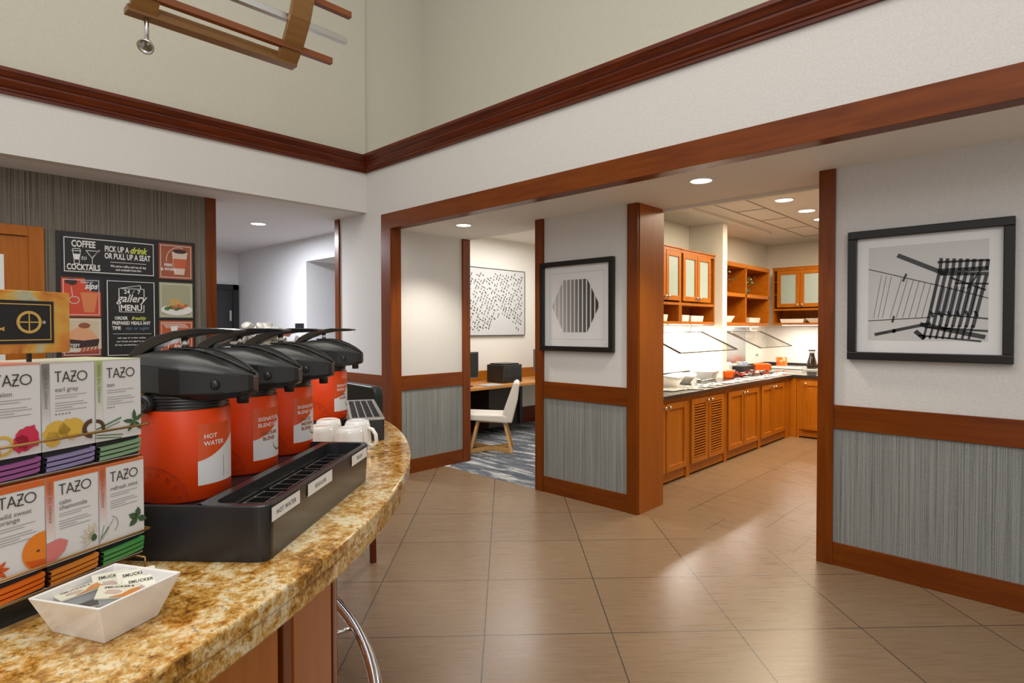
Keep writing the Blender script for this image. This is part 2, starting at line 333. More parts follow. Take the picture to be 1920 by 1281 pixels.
# upper wall and header over the openings
struct('wall_right', MB().box(-5.74, -4.90, YH, YH+.10, .0, 3.16).box(-4.90, 3.2, YH, YH+.10, 2.55, 3.16), P_white, 'white textured wall over the wide wood-framed opening')
struct('wall_left', B(XL-.10, XL, -3.2, YH+.02, ZL, 3.16), P_white, 'white textured bulkhead over the left opening')
struct('wall_left_upper', MB().box(XL-.02, XL+.015, -3.2, YH-.015, 3.16, 6.2).box(XL-.12, XL-.02, -3.2, 3.96, 3.12, 6.2), P_cream, 'tall cream wall above the left crown moulding')
struct('wall_right_upper', B(XL-.1, 3.2, 3.94, 4.04, 3.14, 6.2), P_cream, 'tall cream wall set back above the right crown moulding')
struct('trim_ledge', B(XL-.02, 3.2, YH, 3.95, 3.13, 3.165), P_cream)
# soffits
struct('ceiling', MB().box(-4.90, 3.2, YH+.08, 4.22, ZS, ZS+.12), P_ceil, 'low soffit behind the wood header')
struct('ceiling', MB().box(-10.5, XL-.10, -3.2, 3.7, ZL, ZL+.1), P_hall, 'pale soffit over the menu wall and corridor')
struct('ceiling', B(-3.7, 3.2, 4.22, 9.6, 2.77, 2.85), P_kit, 'kitchen ceiling')
struct('wall_kitchen_front', B(-3.0, 3.2, 4.20, 4.24, 2.38, 2.85), P_kit)
struct('ceiling', B(-6.3, -3.0, 4.22, 8.2, 2.74, 2.85), P_kit, 'business corner ceiling')
# crown moulding (profiled)
prof = [(0, 3.005), (-.022, 3.005), (-.022, 3.022), (-.030, 3.028), (-.030, 3.040), (-.042, 3.052), (-.060, 3.085), (-.060, 3.100), (-.074, 3.106), (-.088, 3.128), (-.098, 3.134), (-.098, 3.158), (0, 3.165)]
cr = MB()
def crown_loft(path_pts, nrm):       # sweep profile: offset along nrm
    return [[(px_+nrm_x*(-d), py_+nrm_y*(-d), z) for d, z in prof] for (px_, py_), (nrm_x, nrm_y) in zip(path_pts, nrm)]
cr.loft(crown_loft([(3.2, YH), (XL, YH)], [(0, -1), (1, -1)]), smooth=False); struct('trim_1', cr, W_crown['x'], 'dark cherry crown moulding of the right wall')
cr = MB().loft(crown_loft([(XL, YH), (XL, -3.2)], [(1, -1), (1, 0)]), smooth=False); struct('trim_2', cr, W_crown['y'], 'dark cherry crown moulding of the left wall')
# wood header and its left leg
struct('trim_3', B(-4.91, 3.2, YH-.02, YH+.085, 2.40, 2.55), W_red['x'], 'long cherry wood header beam over the opening', .002)
struct('trim_4', B(-4.91, -4.75, YH-.022, YH+.10, 0, 2.42), W_red['z'], 'cherry wood left jamb of the wide opening', .002)
# left stub wall with rail, end post
struct('trim_5', B(-5.80, -5.72, YH-.02, YH+.10, 0, ZL), W_red['z'], 'narrow cherry wood corner post by the corridor')
struct('trim_6', B(-5.72, -4.91, YH-.02, YH, .86, .98), W_red['x'], 'cherry chair rail beside the counter')
struct('wall_panel_left', B(-5.72, -4.91, YH-.006, YH, .13, .86), F_teal)
struct('baseboard_left', B(-5.72, -4.91, YH-.02, YH, 0, .13), W_red['x'])

def wainscot(tagn, axis, c, a0, a1, rail, wallmat=P_white, z1=ZS, sgn=-1, thick=.10):
    # wall along axis at plane c, front side sgn; rail/base/fabric panel
    def bx(n0, n1, d0, d1, z0, z1_):
        lo, hi = sorted((c+sgn*d0, c+sgn*d1))
        return B(n0, n1, lo, hi, z0, z1_) if axis == 'x' else B(lo, hi, n0, n1, z0, z1_)
    struct('wall_'+tagn, bx(a0, a1, -.018, -thick, 0, z1), wallmat)
    struct('trim_'+tagn+'_rail', bx(a0, a1, -.018, .0, .832, .975), W_red[axis], bevel=.002)
    struct('wall_'+tagn+'_fabric', bx(a0, a1, -.018, -.011, .139, .832), F_teal)
    struct('baseboard_'+tagn, bx(a0, a1, -.018, .0, 0, .139), W_red[axis], bevel=.002)
wainscot('right', 'x', YP, -1.04, 3.2, 1)
struct('trim_7', B(-1.12, -1.03, YP-.006, YP+.38, 0, ZS), W_red['z'], 'cherry wood post at the kitchen opening, right side', .002)
wainscot('centre', 'x', YP, -3.37, -2.50, 1)
struct('trim_8', B(-3.46, -3.37, YP-.006, YP+.10, 0, ZS), W_red['z'], 'cherry wood post between office doorway and centre panel', .002)
struct('trim_9', B(-2.50, -2.405, YP-.006, YP+.02, 0, ZS), W_red['z'], 'cherry wood post at the kitchen opening, left side')
struct('trim_10', B(-2.50, -2.40, YP+.02, 4.22, 0, ZS), W_lit, 'broad wood end panel of the centre partition, coloured brighter as if lit')
struct('wall_centre_back', B(-3.46, -2.50, YP+.10, YP+.36, 0, ZS), P_white)
wainscot('recess', 'y', -4.75, 3.32, 4.11, 1, sgn=1)
struct('trim_11', B(-4.85, -4.744, 4.11, 4.21, 0, ZS), W_red['z'], 'cherry wood post at the office doorway, left side', .002)
# menu wall with end post
struct('wall_menu', B(XM-.12, XM, -3.2, 1.86, 0, ZL), F_grey, 'taupe vertical-striped wallcovering')
struct('trim_12', B(XM-.13, XM+.012, 1.86, 1.945, 0, ZL), W_red['z'], 'cherry wood post at the end of the menu wall')
# corridor
struct('wall_corridor_right', MB().box(-7.26, -5.80, 3.60, 3.70, 2.315, ZL).box(-9.6, -7.26, 3.60, 3.70, 0, ZL).box(-6.2, -5.80, 3.60, 3.70, 0, 2.315).box(-5.82, -5.78, YH+.1, 3.70, 0, ZL).box(-7.36, -7.26, 3.70, 5.3, 0, 2.4), P_hall)
struct('ceiling', B(-7.3, -6.1, 3.70, 5.3, 2.315, 2.4), P_hall); struct('wall_corridor_side', MB().box(-6.2, -6.1, 3.70, 5.3, 0, 2.4).box(-7.3, -6.1, 5.2, 5.3, 0, 2.4), P_hall)
struct('wall_corridor_end', B(-9.6, -9.5, -1, 3.62, 0, ZL), P_hall); struct('wall_corridor_left', B(-9.6, XM-.1, .5, .6, 0, ZL), P_hall)
d = struct('door_1', B(-9.5, -9.47, 2.6, 3.56, 0, 2.07), mat('charcoal_door', (.018, .018, .02, 1), .4), 'dark charcoal door at the end of the corridor')
MB().box(-9.47, -9.44, 2.55, 2.63, 0, 2.12).box(-9.47, -9.44, 3.50, 3.58, 0, 2.12).box(-9.47, -9.44, 2.55, 3.58, 2.04, 2.12).build('door_frame', M_blackm, d)
MB().box(-9.45, -9.43, 3.44, 3.47, 1.56, 1.72).build('hinge', M_nickel, d)
# wood door in the menu wall
d = struct('door_2', MB().box(XM, XM+.012, -.25, .645, 0, 2.12), W_kit['z'], 'orange wood door with glass light in the menu wall')
MB().box(XM, XM+.03, .645, .735, 0, 2.20).box(XM, XM+.03, -.4, .645, 2.125, 2.20).box(XM+.01, XM+.018, .632, .645, 0, 2.125).build('door_frame', W_kit['z'], d, bevel=.002)
MB().box(XM+.012, XM+.016, .10, .51, .9, 1.98).build('door_glass', mat('frosted_light', (.8, .8, .78, 1), .3), d)
# kitchen shell
struct('wall_kitchen_left', B(-3.65, -3.55, 4.1, 9.6, 0, 2.85), P_kit); struct('wall_kitchen_back', B(-3.65, 3.2, 9.5, 9.6, 0, 2.85), P_kit)
struct('wall_kitchen_column', B(-3.60, -3.10, 6.875, 7.00, .825, 2.80), P_kit)
struct('wall_kitchen_right', B(1.4, 1.5, 4.2, 9.6, 0, 2.85), P_kit)
g = MB()
for y in (5.85, 7.25, 8.9): g.box(-2.80, -2.45, y, y+.012, 2.765, 2.77)
g.box(-2.80, -2.788, 5.85, 8.9, 2.765, 2.77).box(-2.46, -2.448, 5.0, 8.9, 2.765, 2.77).box(-2.80, -2.45, 6.54, 6.55, 2.765, 2.77).box(-2.80, -2.45, 8.05, 8.06, 2.765, 2.77)
struct('trim_13', g, mat('grey_grid_joint', (.33, .30, .25, 1), .8), 'access panel joints in the kitchen ceiling')
# office shell
struct('wall_office_left', B(-6.2, -6.1, 4.1, 8.2, 0, 2.8), P_kit); struct('wall_office_back', B(-6.2, -3.6, 8.1, 8.2, 0, 2.8), P_kit)
struct('wall_office_right', B(-3.70, -3.65, 4.2, 8.2, 0, 2.8), P_kit); struct('wall_office_front', MB().box(-6.2, -4.85, 4.12, 4.20, 0, 2.8).box(-4.85, -3.4, 4.14, 4.212, ZS+.02, 2.8), P_kit)
struct('baseboard_office', B(-6.1, -6.07, 4.2, 8.1, 0, .24), W_crown['y'])

# ------------------------------------------------------------------ recessed lights
def downlight(x, y, z, r, label, m=M_lamp, energy=28, col=(1, .93, .82), grp=None, angle=120):
    t = thing('ceiling_light', label, 'light', (x, y, z), 0, grp)
    MB().lathe([(r*1.18, 0), (r*1.18, -.006), (r*1.02, -.008), (r, 0)], cap=False).build('trim_ring', M_white, t)
    MB().lathe([(0, -.002), (r, -.002)], cap=False, smooth=False).build('lens', m, t)
    l = light('SPOT', 'lamp', (x, y, z-.03), energy, col, spot_size=math.radians(angle), spot_blend=.6, shadow_soft_size=r)
    l.parent = t; l.location = (0, 0, -.03)
    return t
downlight(-1.748, 3.546, ZS, .066, 'round recessed soffit light in front of the kitchen opening', energy=42)
downlight(-4.10, 3.56, ZS, .066, 'round recessed soffit light above the office doorway recess', energy=62)
downlight(-6.60, 2.72, ZL, .075, 'cool white recessed light over the corridor', M_lampc, 40, (.82, .88, 1))
downlight(-2.16, 6.25, 2.77, .085, 'kitchen ceiling light nearest the soffit, first of three in a row', energy=40, col=(1, .86, .66))
downlight(-2.17, 6.99, 2.77, .085, 'middle one of three kitchen ceiling lights in a row', energy=40, col=(1, .86, .66))
downlight(-2.20, 7.65, 2.77, .085, 'kitchen ceiling light furthest back, half hidden by the right post', energy=40, col=(1, .86, .66))

# ------------------------------------------------------------------ the curved coffee bar
CC, CR, ZC = Vector((-2.734, -.794)), 2.243, 1.07       # circle of the counter edge
def arc(R_, a0, a1, n): return [(CC.x+R_*math.cos(a0+(a1-a0)*i/n), CC.y+R_*math.sin(a0+(a1-a0)*i/n)) for i in range(n+1)]
A0, A1 = math.radians(-40), math.radians(128)
bar = thing('coffee_bar', 'curved coffee bar with speckled gold granite top and wood panelled base', 'counter', (CC.x, CC.y, 0))
def sector(R0, R1, z0, z1, n=72, a0=A0, a1=A1): 
    mb = MB(); P = arc(R1, a0, a1, n)+arc(R0, a1, a0, n); mb.prism([(x-CC.x, y-CC.y) for x, y in P], z0, z1); return mb
o = sector(1.22, CR, ZC-.028, ZC).build('granite_top', Granite, bar, bevel=.006, seg=3)
sector(1.24, CR-.004, ZC-.058, ZC-.0285).build('granite_edge_strip', Granite, bar, bevel=.004)
sector(1.30, 2.00, .10, ZC-.058, n=56).build('cabinet_body', W_kit['z'], bar); sector(1.34, 1.96, 0, .10, n=56).build('toe_kick', M_blackm, bar)
for i in range(14):
    a = math.radians(-36+12*i+6.2); mb = MB(); mb.M = Matrix.Rotation(a, 4, 'Z')
    mb.box(1.995, 2.022, -.022, .022, .10, ZC-.058); mb.build('stile', W_red['z'], bar, bevel=.002)
    mb = MB(); mb.M = Matrix.Rotation(a+math.radians(6), 4, 'Z'); mb.box(1.985, 2.012, -.172, .172, .16, ZC-.09); mb.build('door_panel', W_kit['z'], bar, bevel=.003)  # brighter wood paints the light on the panels between the stiles
rail = bar
a0, a1 = math.radians(-30), math.radians(86)
MB().tube([((CR-.10)*math.cos(a0+(a1-a0)*i/60), (CR-.10)*math.sin(a0+(a1-a0)*i/60), .20) for i in range(61)], .022, 16).build('foot_rail', M_chrome, rail)
for k in range(5):
    a = math.radians(-24+24*k+2); mb = MB(); mb.M = Matrix.Rotation(a, 4, 'Z'); mb.tube([(CR-.10, 0, .20), (CR-.17, 0, .20), (2.01, 0, .20)], .009); mb.lathe([(.024, 0), (.024, .012)], 14, M=Matrix.Translation((2.01, 0, .20)) @ Matrix.Rotation(PI/2, 4, 'Y')); mb.build('rail_bracket', M_chrome, rail)

# ------------------------------------------------------------------ airpot rack
U2, V2 = Vector((-.65, .76)), Vector((.76, .65))
RZ = math.atan2(.65, .76)               # local +x = towards the customer, local +y = along the row
C0 = Vector((-.915, .387))
def W(v_, u_, z=ZC): p = C0+V2*v_+U2*u_; return (p.x, p.y, z)
rk = thing('airpot_rack', 'long black plastic drip rack holding three orange airpots', 'rack', W(0, 0), RZ)
def rr(x0, x1, y0, y1, r_, n=6):
    P = []
    for cx, cy, a in ((x1-r_, y1-r_, 0), (x0+r_, y1-r_, 90), (x0+r_, y0+r_, 180), (x1-r_, y0+r_, 270)):
        P += [(cx+r_*math.cos(math.radians(a+90*i/n)), cy+r_*math.sin(math.radians(a+90*i/n))) for i in range(n+1)]
    return P
outer = rr(-.30, 0, 0, .52, .022); mb = MB(); n = len(outer)
def ringz(P, z, g=0): return [(x, y, z) for x, y in P]
inn = rr(-.295, -.118, .006, .514, .02); tro = rr(-.098, -.010, .014, .506, .022)


# shell: walls + ledge + trough built from nested loops
mb.loft([ringz(rr(-.296, -.004, .004, .516, .02), 0), ringz(outer, .089), ringz(rr(-.298, -.002, .002, .518, .021), .091)], smooth=False, caps=False)
mb.box(-.298, -.100, .002, .518, .060, .0695)
mb.build('body_wall', M_blackr, rk)
mb = MB(); k = 7
# rim frame around trough: bridge outer part strip loops
ro = rr(-.118, -.002, .002, .518, .021); mb.add([(x, y, .091) for x, y in ro]+[(x, y, .091) for x, y in tro], [(i, (i+1) % len(ro), len(ro)+(i+1) % len(ro), len(ro)+i) for i in range(len(ro))])
mb.loft([[(x, y, .091) for x, y in tro], [(x, y, .018) for x, y in rr(-.094, -.014, .018, .502, .02)]], smooth=False, caps=False)
mb.box(-.094, -.014, .018, .502, .010, .018)
mb.box(-.118, -.1165, .002, .518, .0695, .091)
mb.box(-.298, -.118, .002, .010, .0695, .089).box(-.298, -.118, .510, .518, .0695, .089).box(-.298, -.290, .002, .518, .0695, .089)
mb.build('drip_trough', M_blackr, rk)
for q, (ya, yb) in enumerate(((.03, .17), (.19, .33), (.35, .49))):
    mb = MB()
    for j in range(5): mb.box(-.090, -.018, ya+(yb-ya)*j/4-.0008, ya+(yb-ya)*j/4+.0008, .064, .066)
    for x in (-.09, -.054, -.018): mb.box(x-.0010, x+.0010, ya, yb, .0645, .067)
    mb.build('drip_grate', M_nickel, rk)
for t_, y0, y1 in (('HOT WATER', .012, .116), ('REGULAR', .150, .268), ('DECAF', .385, .490)):
    lb = MB(); lb.M = Matrix(((0, -1, 0, .0012), (1, 0, 0, 0), (0, 0, 1, 0), (0, 0, 0, 1))); lb.rect(y0, y1, .062, .085); o = lb.build('label_strip', M_white, rk)
    tx = MB(); tx.M = lb.M.copy(); tx.text(t_, (y0+y1)/2, .0695, .0078, -.0004, bold=.008, spacing=1.15); tx.build('lettering', M_ink, o)

# ------------------------------------------------------------------ airpots
def make_airpot(name_lines, second=None):
    t = thing('airpot', '', 'coffee dispenser', (0, 0, 0), RZ)
    R_ = .0725; H_ = .160
    body = MB().lathe([(R_-.004, 0), (R_, .004), (R_, H_-.002), (R_-.003, H_)], 56).build('body', M_orange, t)
    def cyl(off, rad=R_):     # maps flat art (angle-metres, z) onto the can
        return lambda p: ((rad+off)*math.cos(p[0]/R_), (rad+off)*math.sin(p[0]/R_), p[2])
    def wrap(mb, poly, off, nx=10):
        # densify poly strip between z curves: poly given as list of (a, zlo, zhi)
        v = []; f_ = []
        for a, lo, hi in poly: v += [((R_+off)*math.cos(a), (R_+off)*math.sin(a), lo), ((R_+off)*math.cos(a), (R_+off)*math.sin(a), hi)]
        f_ = [(2*i, 2*i+2, 2*i+3, 2*i+1) for i in range(len(poly)-1)]; mb.add(v, f_, True); return mb
    a0, a1 = math.radians(-44), math.radians(18)
    an = [a0+(a1-a0)*i/14 for i in range(15)]
    lb = wrap(MB(), [(a, .026, .134) for a in an], .0004).build('label', M_orange2, t)
    wrap(MB(), [(a, .028, .070+.042*((a-a0)/(a1-a0))**1.5) for a in an], .0009).build('white_field', M_card, lb)
    tx = MB()
    for i, s_ in enumerate(name_lines): tx.text(s_, a0*R_+.010, .108-.0125*i, .0078, 0, 'LEFT', .012, fn=cyl(.0011))
    tx.build('lettering', M_white, lb)
    tx = MB(); random.seed(3)
    if second:
        for i, s_ in enumerate(second): tx.text(s_, a0*R_+.020, .078-.011*i, .0075, 0, 'LEFT', .03, fn=cyl(.0013))
        tx.build('blend_lettering', flat('rust_print', 165, 85, 60), lb)
        mb = MB(); rr_ = [(.068+.020*math.cos(a), .062+.020*math.sin(a)) for a in [math.radians(150+12*i) for i in range(17)]]
        for (p, q), (p2, q2) in zip(rr_, rr_[1:]):
            mb.add([cyl(.0013)((a0*R_+p, 0, q-.0016)), cyl(.0013)((a0*R_+p2, 0, q2-.0016)), cyl(.0013)((a0*R_+p2, 0, q2+.0016)), cyl(.0013)((a0*R_+p, 0, q+.0016))], [(0, 1, 2, 3)])
        mb.build('seal_ring', flat('olive_print', 110, 105, 60), lb)
    else:
        mb = MB()
        for xq in (.048,):
            mb.add([cyl(.0013)(p) for p in ((a0*R_+xq, 0, .036), (a0*R_+xq+.0008, 0, .036), (a0*R_+xq+.0008, 0, .074), (a0*R_+xq, 0, .074))], [(0, 1, 2, 3)])
        mb.build('printed_lines', M_inkg, lb)
    # round emblem of thin lines with lettering, low on the side
    mb = MB(); ec = math.radians(-103)*R_
    for rad, wd in ((.060, .0011), (.056, .0005)):
        P = [(ec+rad*math.cos(a), .004+rad*math.sin(a)) for a in [PI*i/40 for i in range(41)]]
        for (p, q), (p2, q2) in zip(P, P[1:]):
            d_ = Vector((p2-p, q2-q)).normalized(); nx, nz = -d_.y*wd/2, d_.x*wd/2
            mb.add([cyl(.0005)(k_) for k_ in ((p+nx, 0, q+nz), (p2+nx, 0, q2+nz), (p2-nx, 0, q2-nz), (p-nx, 0, q-nz))], [(0, 1, 2, 3)])
    for ch, a in zip('LOUNGE', (120, 98, 76, 53, 31, 10)):
        a = math.radians(a); mb.text(ch, ec+.044*math.cos(a), .004+.044*math.sin(a), .0085, 0, fn=cyl(.0006), rot=a-PI/2)
    mb.build('emblem', M_orangedk, t)
    # ribbed neck
    z = H_; P = [(.0705, z)]
    for i in range(5): P += [(.0705, z+.001+i*.0052), (.0685, z+.002+i*.0052), (.0685, z+.0038+i*.0052)]
    P += [(.069, z+.030)]; MB().lathe(P, 48).build('ribbed_neck', M_black, t)
    for s_ in (-1, 1):
        mb = MB(); mb.M = Matrix.Translation((-.026, s_*.066, .172)) @ Matrix.Rotation(-s_*PI/2, 4, 'X')
        mb.lathe([(0, -.004), (.016, -.004), (.016, .012), (.013, .016), (.008, .016), (.007, .0135), (0, .0135)], 24); mb.build('handle_pivot', M_blackr, t)
    # head loft
    st = [(x_*.955, a_, b__, c__+.010, d__+.010) for x_, a_, b__, c__, d__ in [(-.100, .012, .206, .226, .229), (-.092, .036, .196, .228, .236), (-.07, .056, .188, .229, .246), (-.04, .068, .180, .228, .2515), (0, .073, .176, .226, .2535), (.035, .069, .175, .222, .2520), (.07, .057, .176, .218, .2425), (.10, .043, .178, .213, .2290), (.122, .029, .181, .209, .2165), (.132, .019, .184, .207, .2095), (.1365, .009, .188, .206, .2065)]]
    rings = []; rt_ = []
    for x, w_, zb, zc, zt in st:
        zm_ = zb+(zc-zb)*.22
        rings.append([(x, -w_*.80, zb), (x, -w_, zm_), (x, -w_, zc), (x, w_, zc), (x, w_, zm_), (x, w_*.80, zb)])
        k_ = 9; rt_.append([(x, -w_*math.cos(PI*i/(k_-1))*(1 if i in (0, k_-1) else .98), zc+(zt-zc)*math.sin(PI*i/(k_-1))**.75) for i in range(k_)])
    MB().loft(rings, smooth=False).build('head_housing', M_black, t, bevel=.002)
    mb = MB(); k_ = 9; v = [p for r_ in rt_ for p in r_]; mb.add(v, [(i*k_+j, (i+1)*k_+j, (i+1)*k_+j+1, i*k_+j+1) for i in range(len(rt_)-1) for j in range(k_-1)], True); mb.build('domed_lid', M_dome, t)
    mb = MB().tube([(x, 0, z_) for x, z_ in ((-.02, .255), (.02, .2555), (.05, .2520), (.08, .2420), (.105, .2300), (.128, .2155))], [.016, .020, .019, .016, .012, .006], 12)
    # lever recess: dark slot with raised rim
    sl = [(-.018, .017), (.02, .021), (.05, .020), (.08, .0165), (.105, .0125), (.119, .0075)]
    zt_ = lambda x: [a+(b__-a)*(x-p)/(q-p) for (p, a), (q, b__) in zip([(s_[0], s_[4]) for s_ in st], [(s_[0], s_[4]) for s_ in st[1:]]) if p <= x <= q][0]
    mb = MB(); v = []
    for x, w_ in sl: v += [(x, -w_, zt_(x)+.0015), (x, w_, zt_(x)+.0015)]
    mb.add(v, [(2*i, 2*i+2, 2*i+3, 2*i+1) for i in range(len(sl)-1)], True); rc = mb.build('lever_recess', M_blackm, t)
    MB().tube([(x, -w_, zt_(x)+.002) for x, w_ in sl]+[(.129, 0, zt_(.129)+.002)]+[(x, w_, zt_(x)+.002) for x, w_ in sl[::-1]], .0022, 6).build('recess_rim', M_dome, rc)
    # pump lever
    top = [(x, z_+.010) for x, z_ in [(-.104, .228), (-.097, .241), (-.079, .260), (-.051, .275), (-.009, .286), (.033, .291), (.075, .2905), (.102, .288)]]
    rg = []
    for i, (x, z_) in enumerate(top):
        a_ = Vector(top[max(0, i-1)]); b__ = Vector(top[min(len(top)-1, i+1)]); tt = (b__-a_).normalized(); nn = Vector((tt.y, -tt.x)); th = (.004, .013, .018, .018, .014, .011, .009, .004)[i]; w_ = (.012, .016, .018, .020, .023, .026, .026, .024)[i]
        q = Vector((x, z_))+nn*th; rg.append([(x, -w_, z_), (q.x, -w_*.85, q.y), (q.x, w_*.85, q.y), (x, w_, z_)])
    MB().loft(rg, smooth=False).build('pump_lever', M_blackr, t, bevel=.0018)
    MB().lathe([(.006, .26), (.006, .287)], 14, M=Matrix.Translation((.0, 0, 0))).build('pump_stem', M_nickel, t)
    for s_ in (-1, 1):
        mb = MB(); mb.M = Matrix.Translation((.083, s_*.050, .203)) @ Matrix.Rotation(-s_*PI/2, 4, 'X') @ Matrix.Rotation(math.radians(s_*25), 4, 'Y'); mb.lathe([(.0085, -.004), (.0085, .003), (.006, .0045), (0, .0045)], 18)
        mb.build('side_button', M_blackr, t)
    MB().lathe([(.010, .166), (.011, .190)], 18, M=Matrix.Translation((.106, 0, 0))).build('spout', M_blackm, t)
    return t
P0 = Vector((-1.17, .35)); G = 'orange airpots on the bar'
def pot_at(t, x, y, z, label): t.location = (x, y, z); t['label'] = label; t['group'] = G
labs = [(['HOT', 'WATER'], None, 'orange airpot marked HOT WATER, nearest, beside the tea boxes'),
        (['SIGNATURE', 'BLEND NO. 7'], ['MEDIUM', 'BLEND'], 'second orange airpot in the rack, between HOT WATER and the third airpot'),
        (['SIGNATURE', 'BLEND NO. 3'], ['DECAF', 'MEDIUM', 'BLEND'], 'third orange airpot, farthest of those standing in the rack')]
for i, (a, s_, l_) in enumerate(labs):
    t = make_airpot(a, s_); q = P0+U2*.187*i; pot_at(t, q.x, q.y, ZC+.0700, l_)
t = make_airpot(['SIGNATURE', 'BLEND NO. 5'], ['DARK', 'BLEND']); pot_at(t, -1.824, .965, ZC+.0700, 'orange airpot standing apart behind the upturned mugs')
st_ = thing('riser', 'low black plastic riser under the farthest airpot', 'stand', (-1.824, .965, ZC), RZ)
mb = MB().lathe([(.070, 0), (.072, .004), (.072, .066), (.069, .0695)], 40); mb.build('block', M_blackr, st_)

# ------------------------------------------------------------------ mugs turned upside down
def make_mug():
    t = thing('mug', '', 'mug', (0, 0, 0), 0)
    MB().lathe([(.0415, 0), (.0425, .002), (.0412, .036), (.0385, .072), (.034, .085), (.027, .088), (.026, .0865), (.010, .0865), (0, .0865)], 36, cap=False).build('cup', M_ceramic, t)
    MB().tube([(.040, 0, .018), (.056, 0, .012), (.068, 0, .024), (.066, 0, .046), (.054, 0, .062), (.036, 0, .066)], .0058, 10).build('handle', M_ceramic, t)
    return t
mug0 = make_mug()
mg = [((-1.503, .872), 2.9, 'white upturned mug, nearer of the two at the right of the group'),
      ((-1.599, .954), .42, 'white upturned mug with its handle turned to the counter edge'),
      ((-1.686, .905), 2.6, 'white upturned mug directly in front of the farthest airpot'),
      ((-1.592, .828), 2.9, 'white upturned mug half hidden by the third airpot')]
for i, ((x, y), rz, l_) in enumerate(mg):
    if i == 0: m_ = mug0; m_.location = (x, y, ZC); m_.rotation_euler = (0, 0, rz); m_['label'] = l_; m_['group'] = 'white mugs on the bar'
    else: dup(mug0, (x, y, ZC), rz, l_, 'white mugs on the bar')

# black organiser with a metal grid top
ob = math.atan2(.48, -.88)
og = thing('drip_tray', 'black box with a slotted steel grid top at the end of the bar', 'tray', (-1.650, 1.085, ZC), ob)
MB().prism(rr(0, .52, 0, .11, .012), 0, .070).build('box', M_blackr, og, bevel=.002)
mb = MB()
mb.box(.0, .52, -.0, .012, .070, .076).box(0, .52, .102, .11, .070, .076).box(0, .02, .012, .102, .070, .076).box(.49, .52, .012, .102, .070, .076)
for y in (.033, .057, .081): mb.box(.02, .49, y-.002, y+.002, .070, .076)
mb.build('steel_frame', M_nickel, og)
mb = MB()
for k_ in range(24): mb.box(.03+.0195*k_, .0365+.0195*k_, .012, .102, .0703, .0742)
mb.build('grid_slats', M_black, og)
# bar chair beyond the bar
bc = thing('bar_chair', 'black leather bar chair standing beyond the far end of the bar', 'chair', (-3.30, 2.0, 0), math.radians(-6))
XZ = Matrix(((1, 0, 0, 0), (0, 0, 1, 0), (0, 1, 0, 0), (0, 0, 0, 1)))
MB().prism(rr(-.24, .24, .74, 1.085, .05), -.03, .03, M=XZ).build('backrest', M_leather, bc, bevel=.012, seg=3)
MB().prism(rr(-.22, .22, -.44, -.03, .05), .66, .74).build('seat', M_leather, bc, bevel=.015)
for sx in (-.19, .19):
    for sy in (-.40, -.02): MB().bar((sx, sy, 0), (sx*.9, sy, .67), .03, .03).build('leg', W_crown['z'], bc)
MB().bar((-.19, -.40, .25), (.19, -.40, .25), .02, .02).build('foot_bar', M_nickel, bc)

# creamer bowl behind the airpots
bw = thing('creamer_bin', 'beige bin heaped with white creamer cups behind the airpots', 'container', (-2.30, .993, ZC), math.radians(43))
MB().loft([[(-.07, -.05, 0), (.07, -.05, 0), (.07, .05, 0), (-.07, .05, 0)], [(-.12, -.07, .315), (.12, -.07, .315), (.12, .07, .315), (-.12, .07, .315)]], smooth=False).build('bin_body', mat('beige_plastic', (.42, .38, .33, 1), .5), bw, bevel=.004)
MB().box(-.124, .124, -.074, .074, .312, .320).build('rim', mat('taupe_plastic', (.30, .27, .23, 1), .5), bw)
cup = MB().lathe([(.0, 0), (.010, 0), (.015, .014), (.017, .0145), (.017, .0158), (0, .0158)], 12)
first = None; random.seed(11); cpos = []
for lay, nn in ((0, 20), (1, 15), (2, 11), (3, 6)):
    for k_ in range(nn):
        rx = (.108, .085, .060, .038)[lay]; cpos.append((random.uniform(-rx, rx)-(.015*lay), random.uniform(-.05, .05)*(1-.15*lay), .321+lay*.0165+random.uniform(0, .004)))
Rm = Matrix.Translation(bw.location) @ Matrix.Rotation(math.radians(43), 4, 'Z')
for k_, p in enumerate(cpos):
    if first is None: first = cup.build('creamer_cup', M_ceramic); o = first
    else: o = first.copy(); C.objects.link(o)
    tag(o, 'small white sealed creamer cup in the heap behind the airpots', 'creamer', 'creamer cups heaped in the bin')
    o.location = Rm @ Vector(p); o.rotation_euler = (random.uniform(-.9, .9), random.uniform(-.9, .9), random.uniform(0, 6))
o = MB().box(-.016, .016, -.02, .02, 0, .012).build('sugar_packet', flat('rust_packet', 190, 85, 60)); tag(o, 'rust coloured packet at the right end of the creamer heap', 'packet'); o.location = Rm @ Vector((.078, -.02, .345)); o.rotation_euler = (.2, -.3, .5)
# small wall plate in the corridor
pl_ = MB().box(-7.56, -7.33, 3.588, 3.60, 1.42, 1.51).build('wall_sign', M_blackm); tag(pl_, 'small dark plate on the corridor wall beside the opening', 'sign')

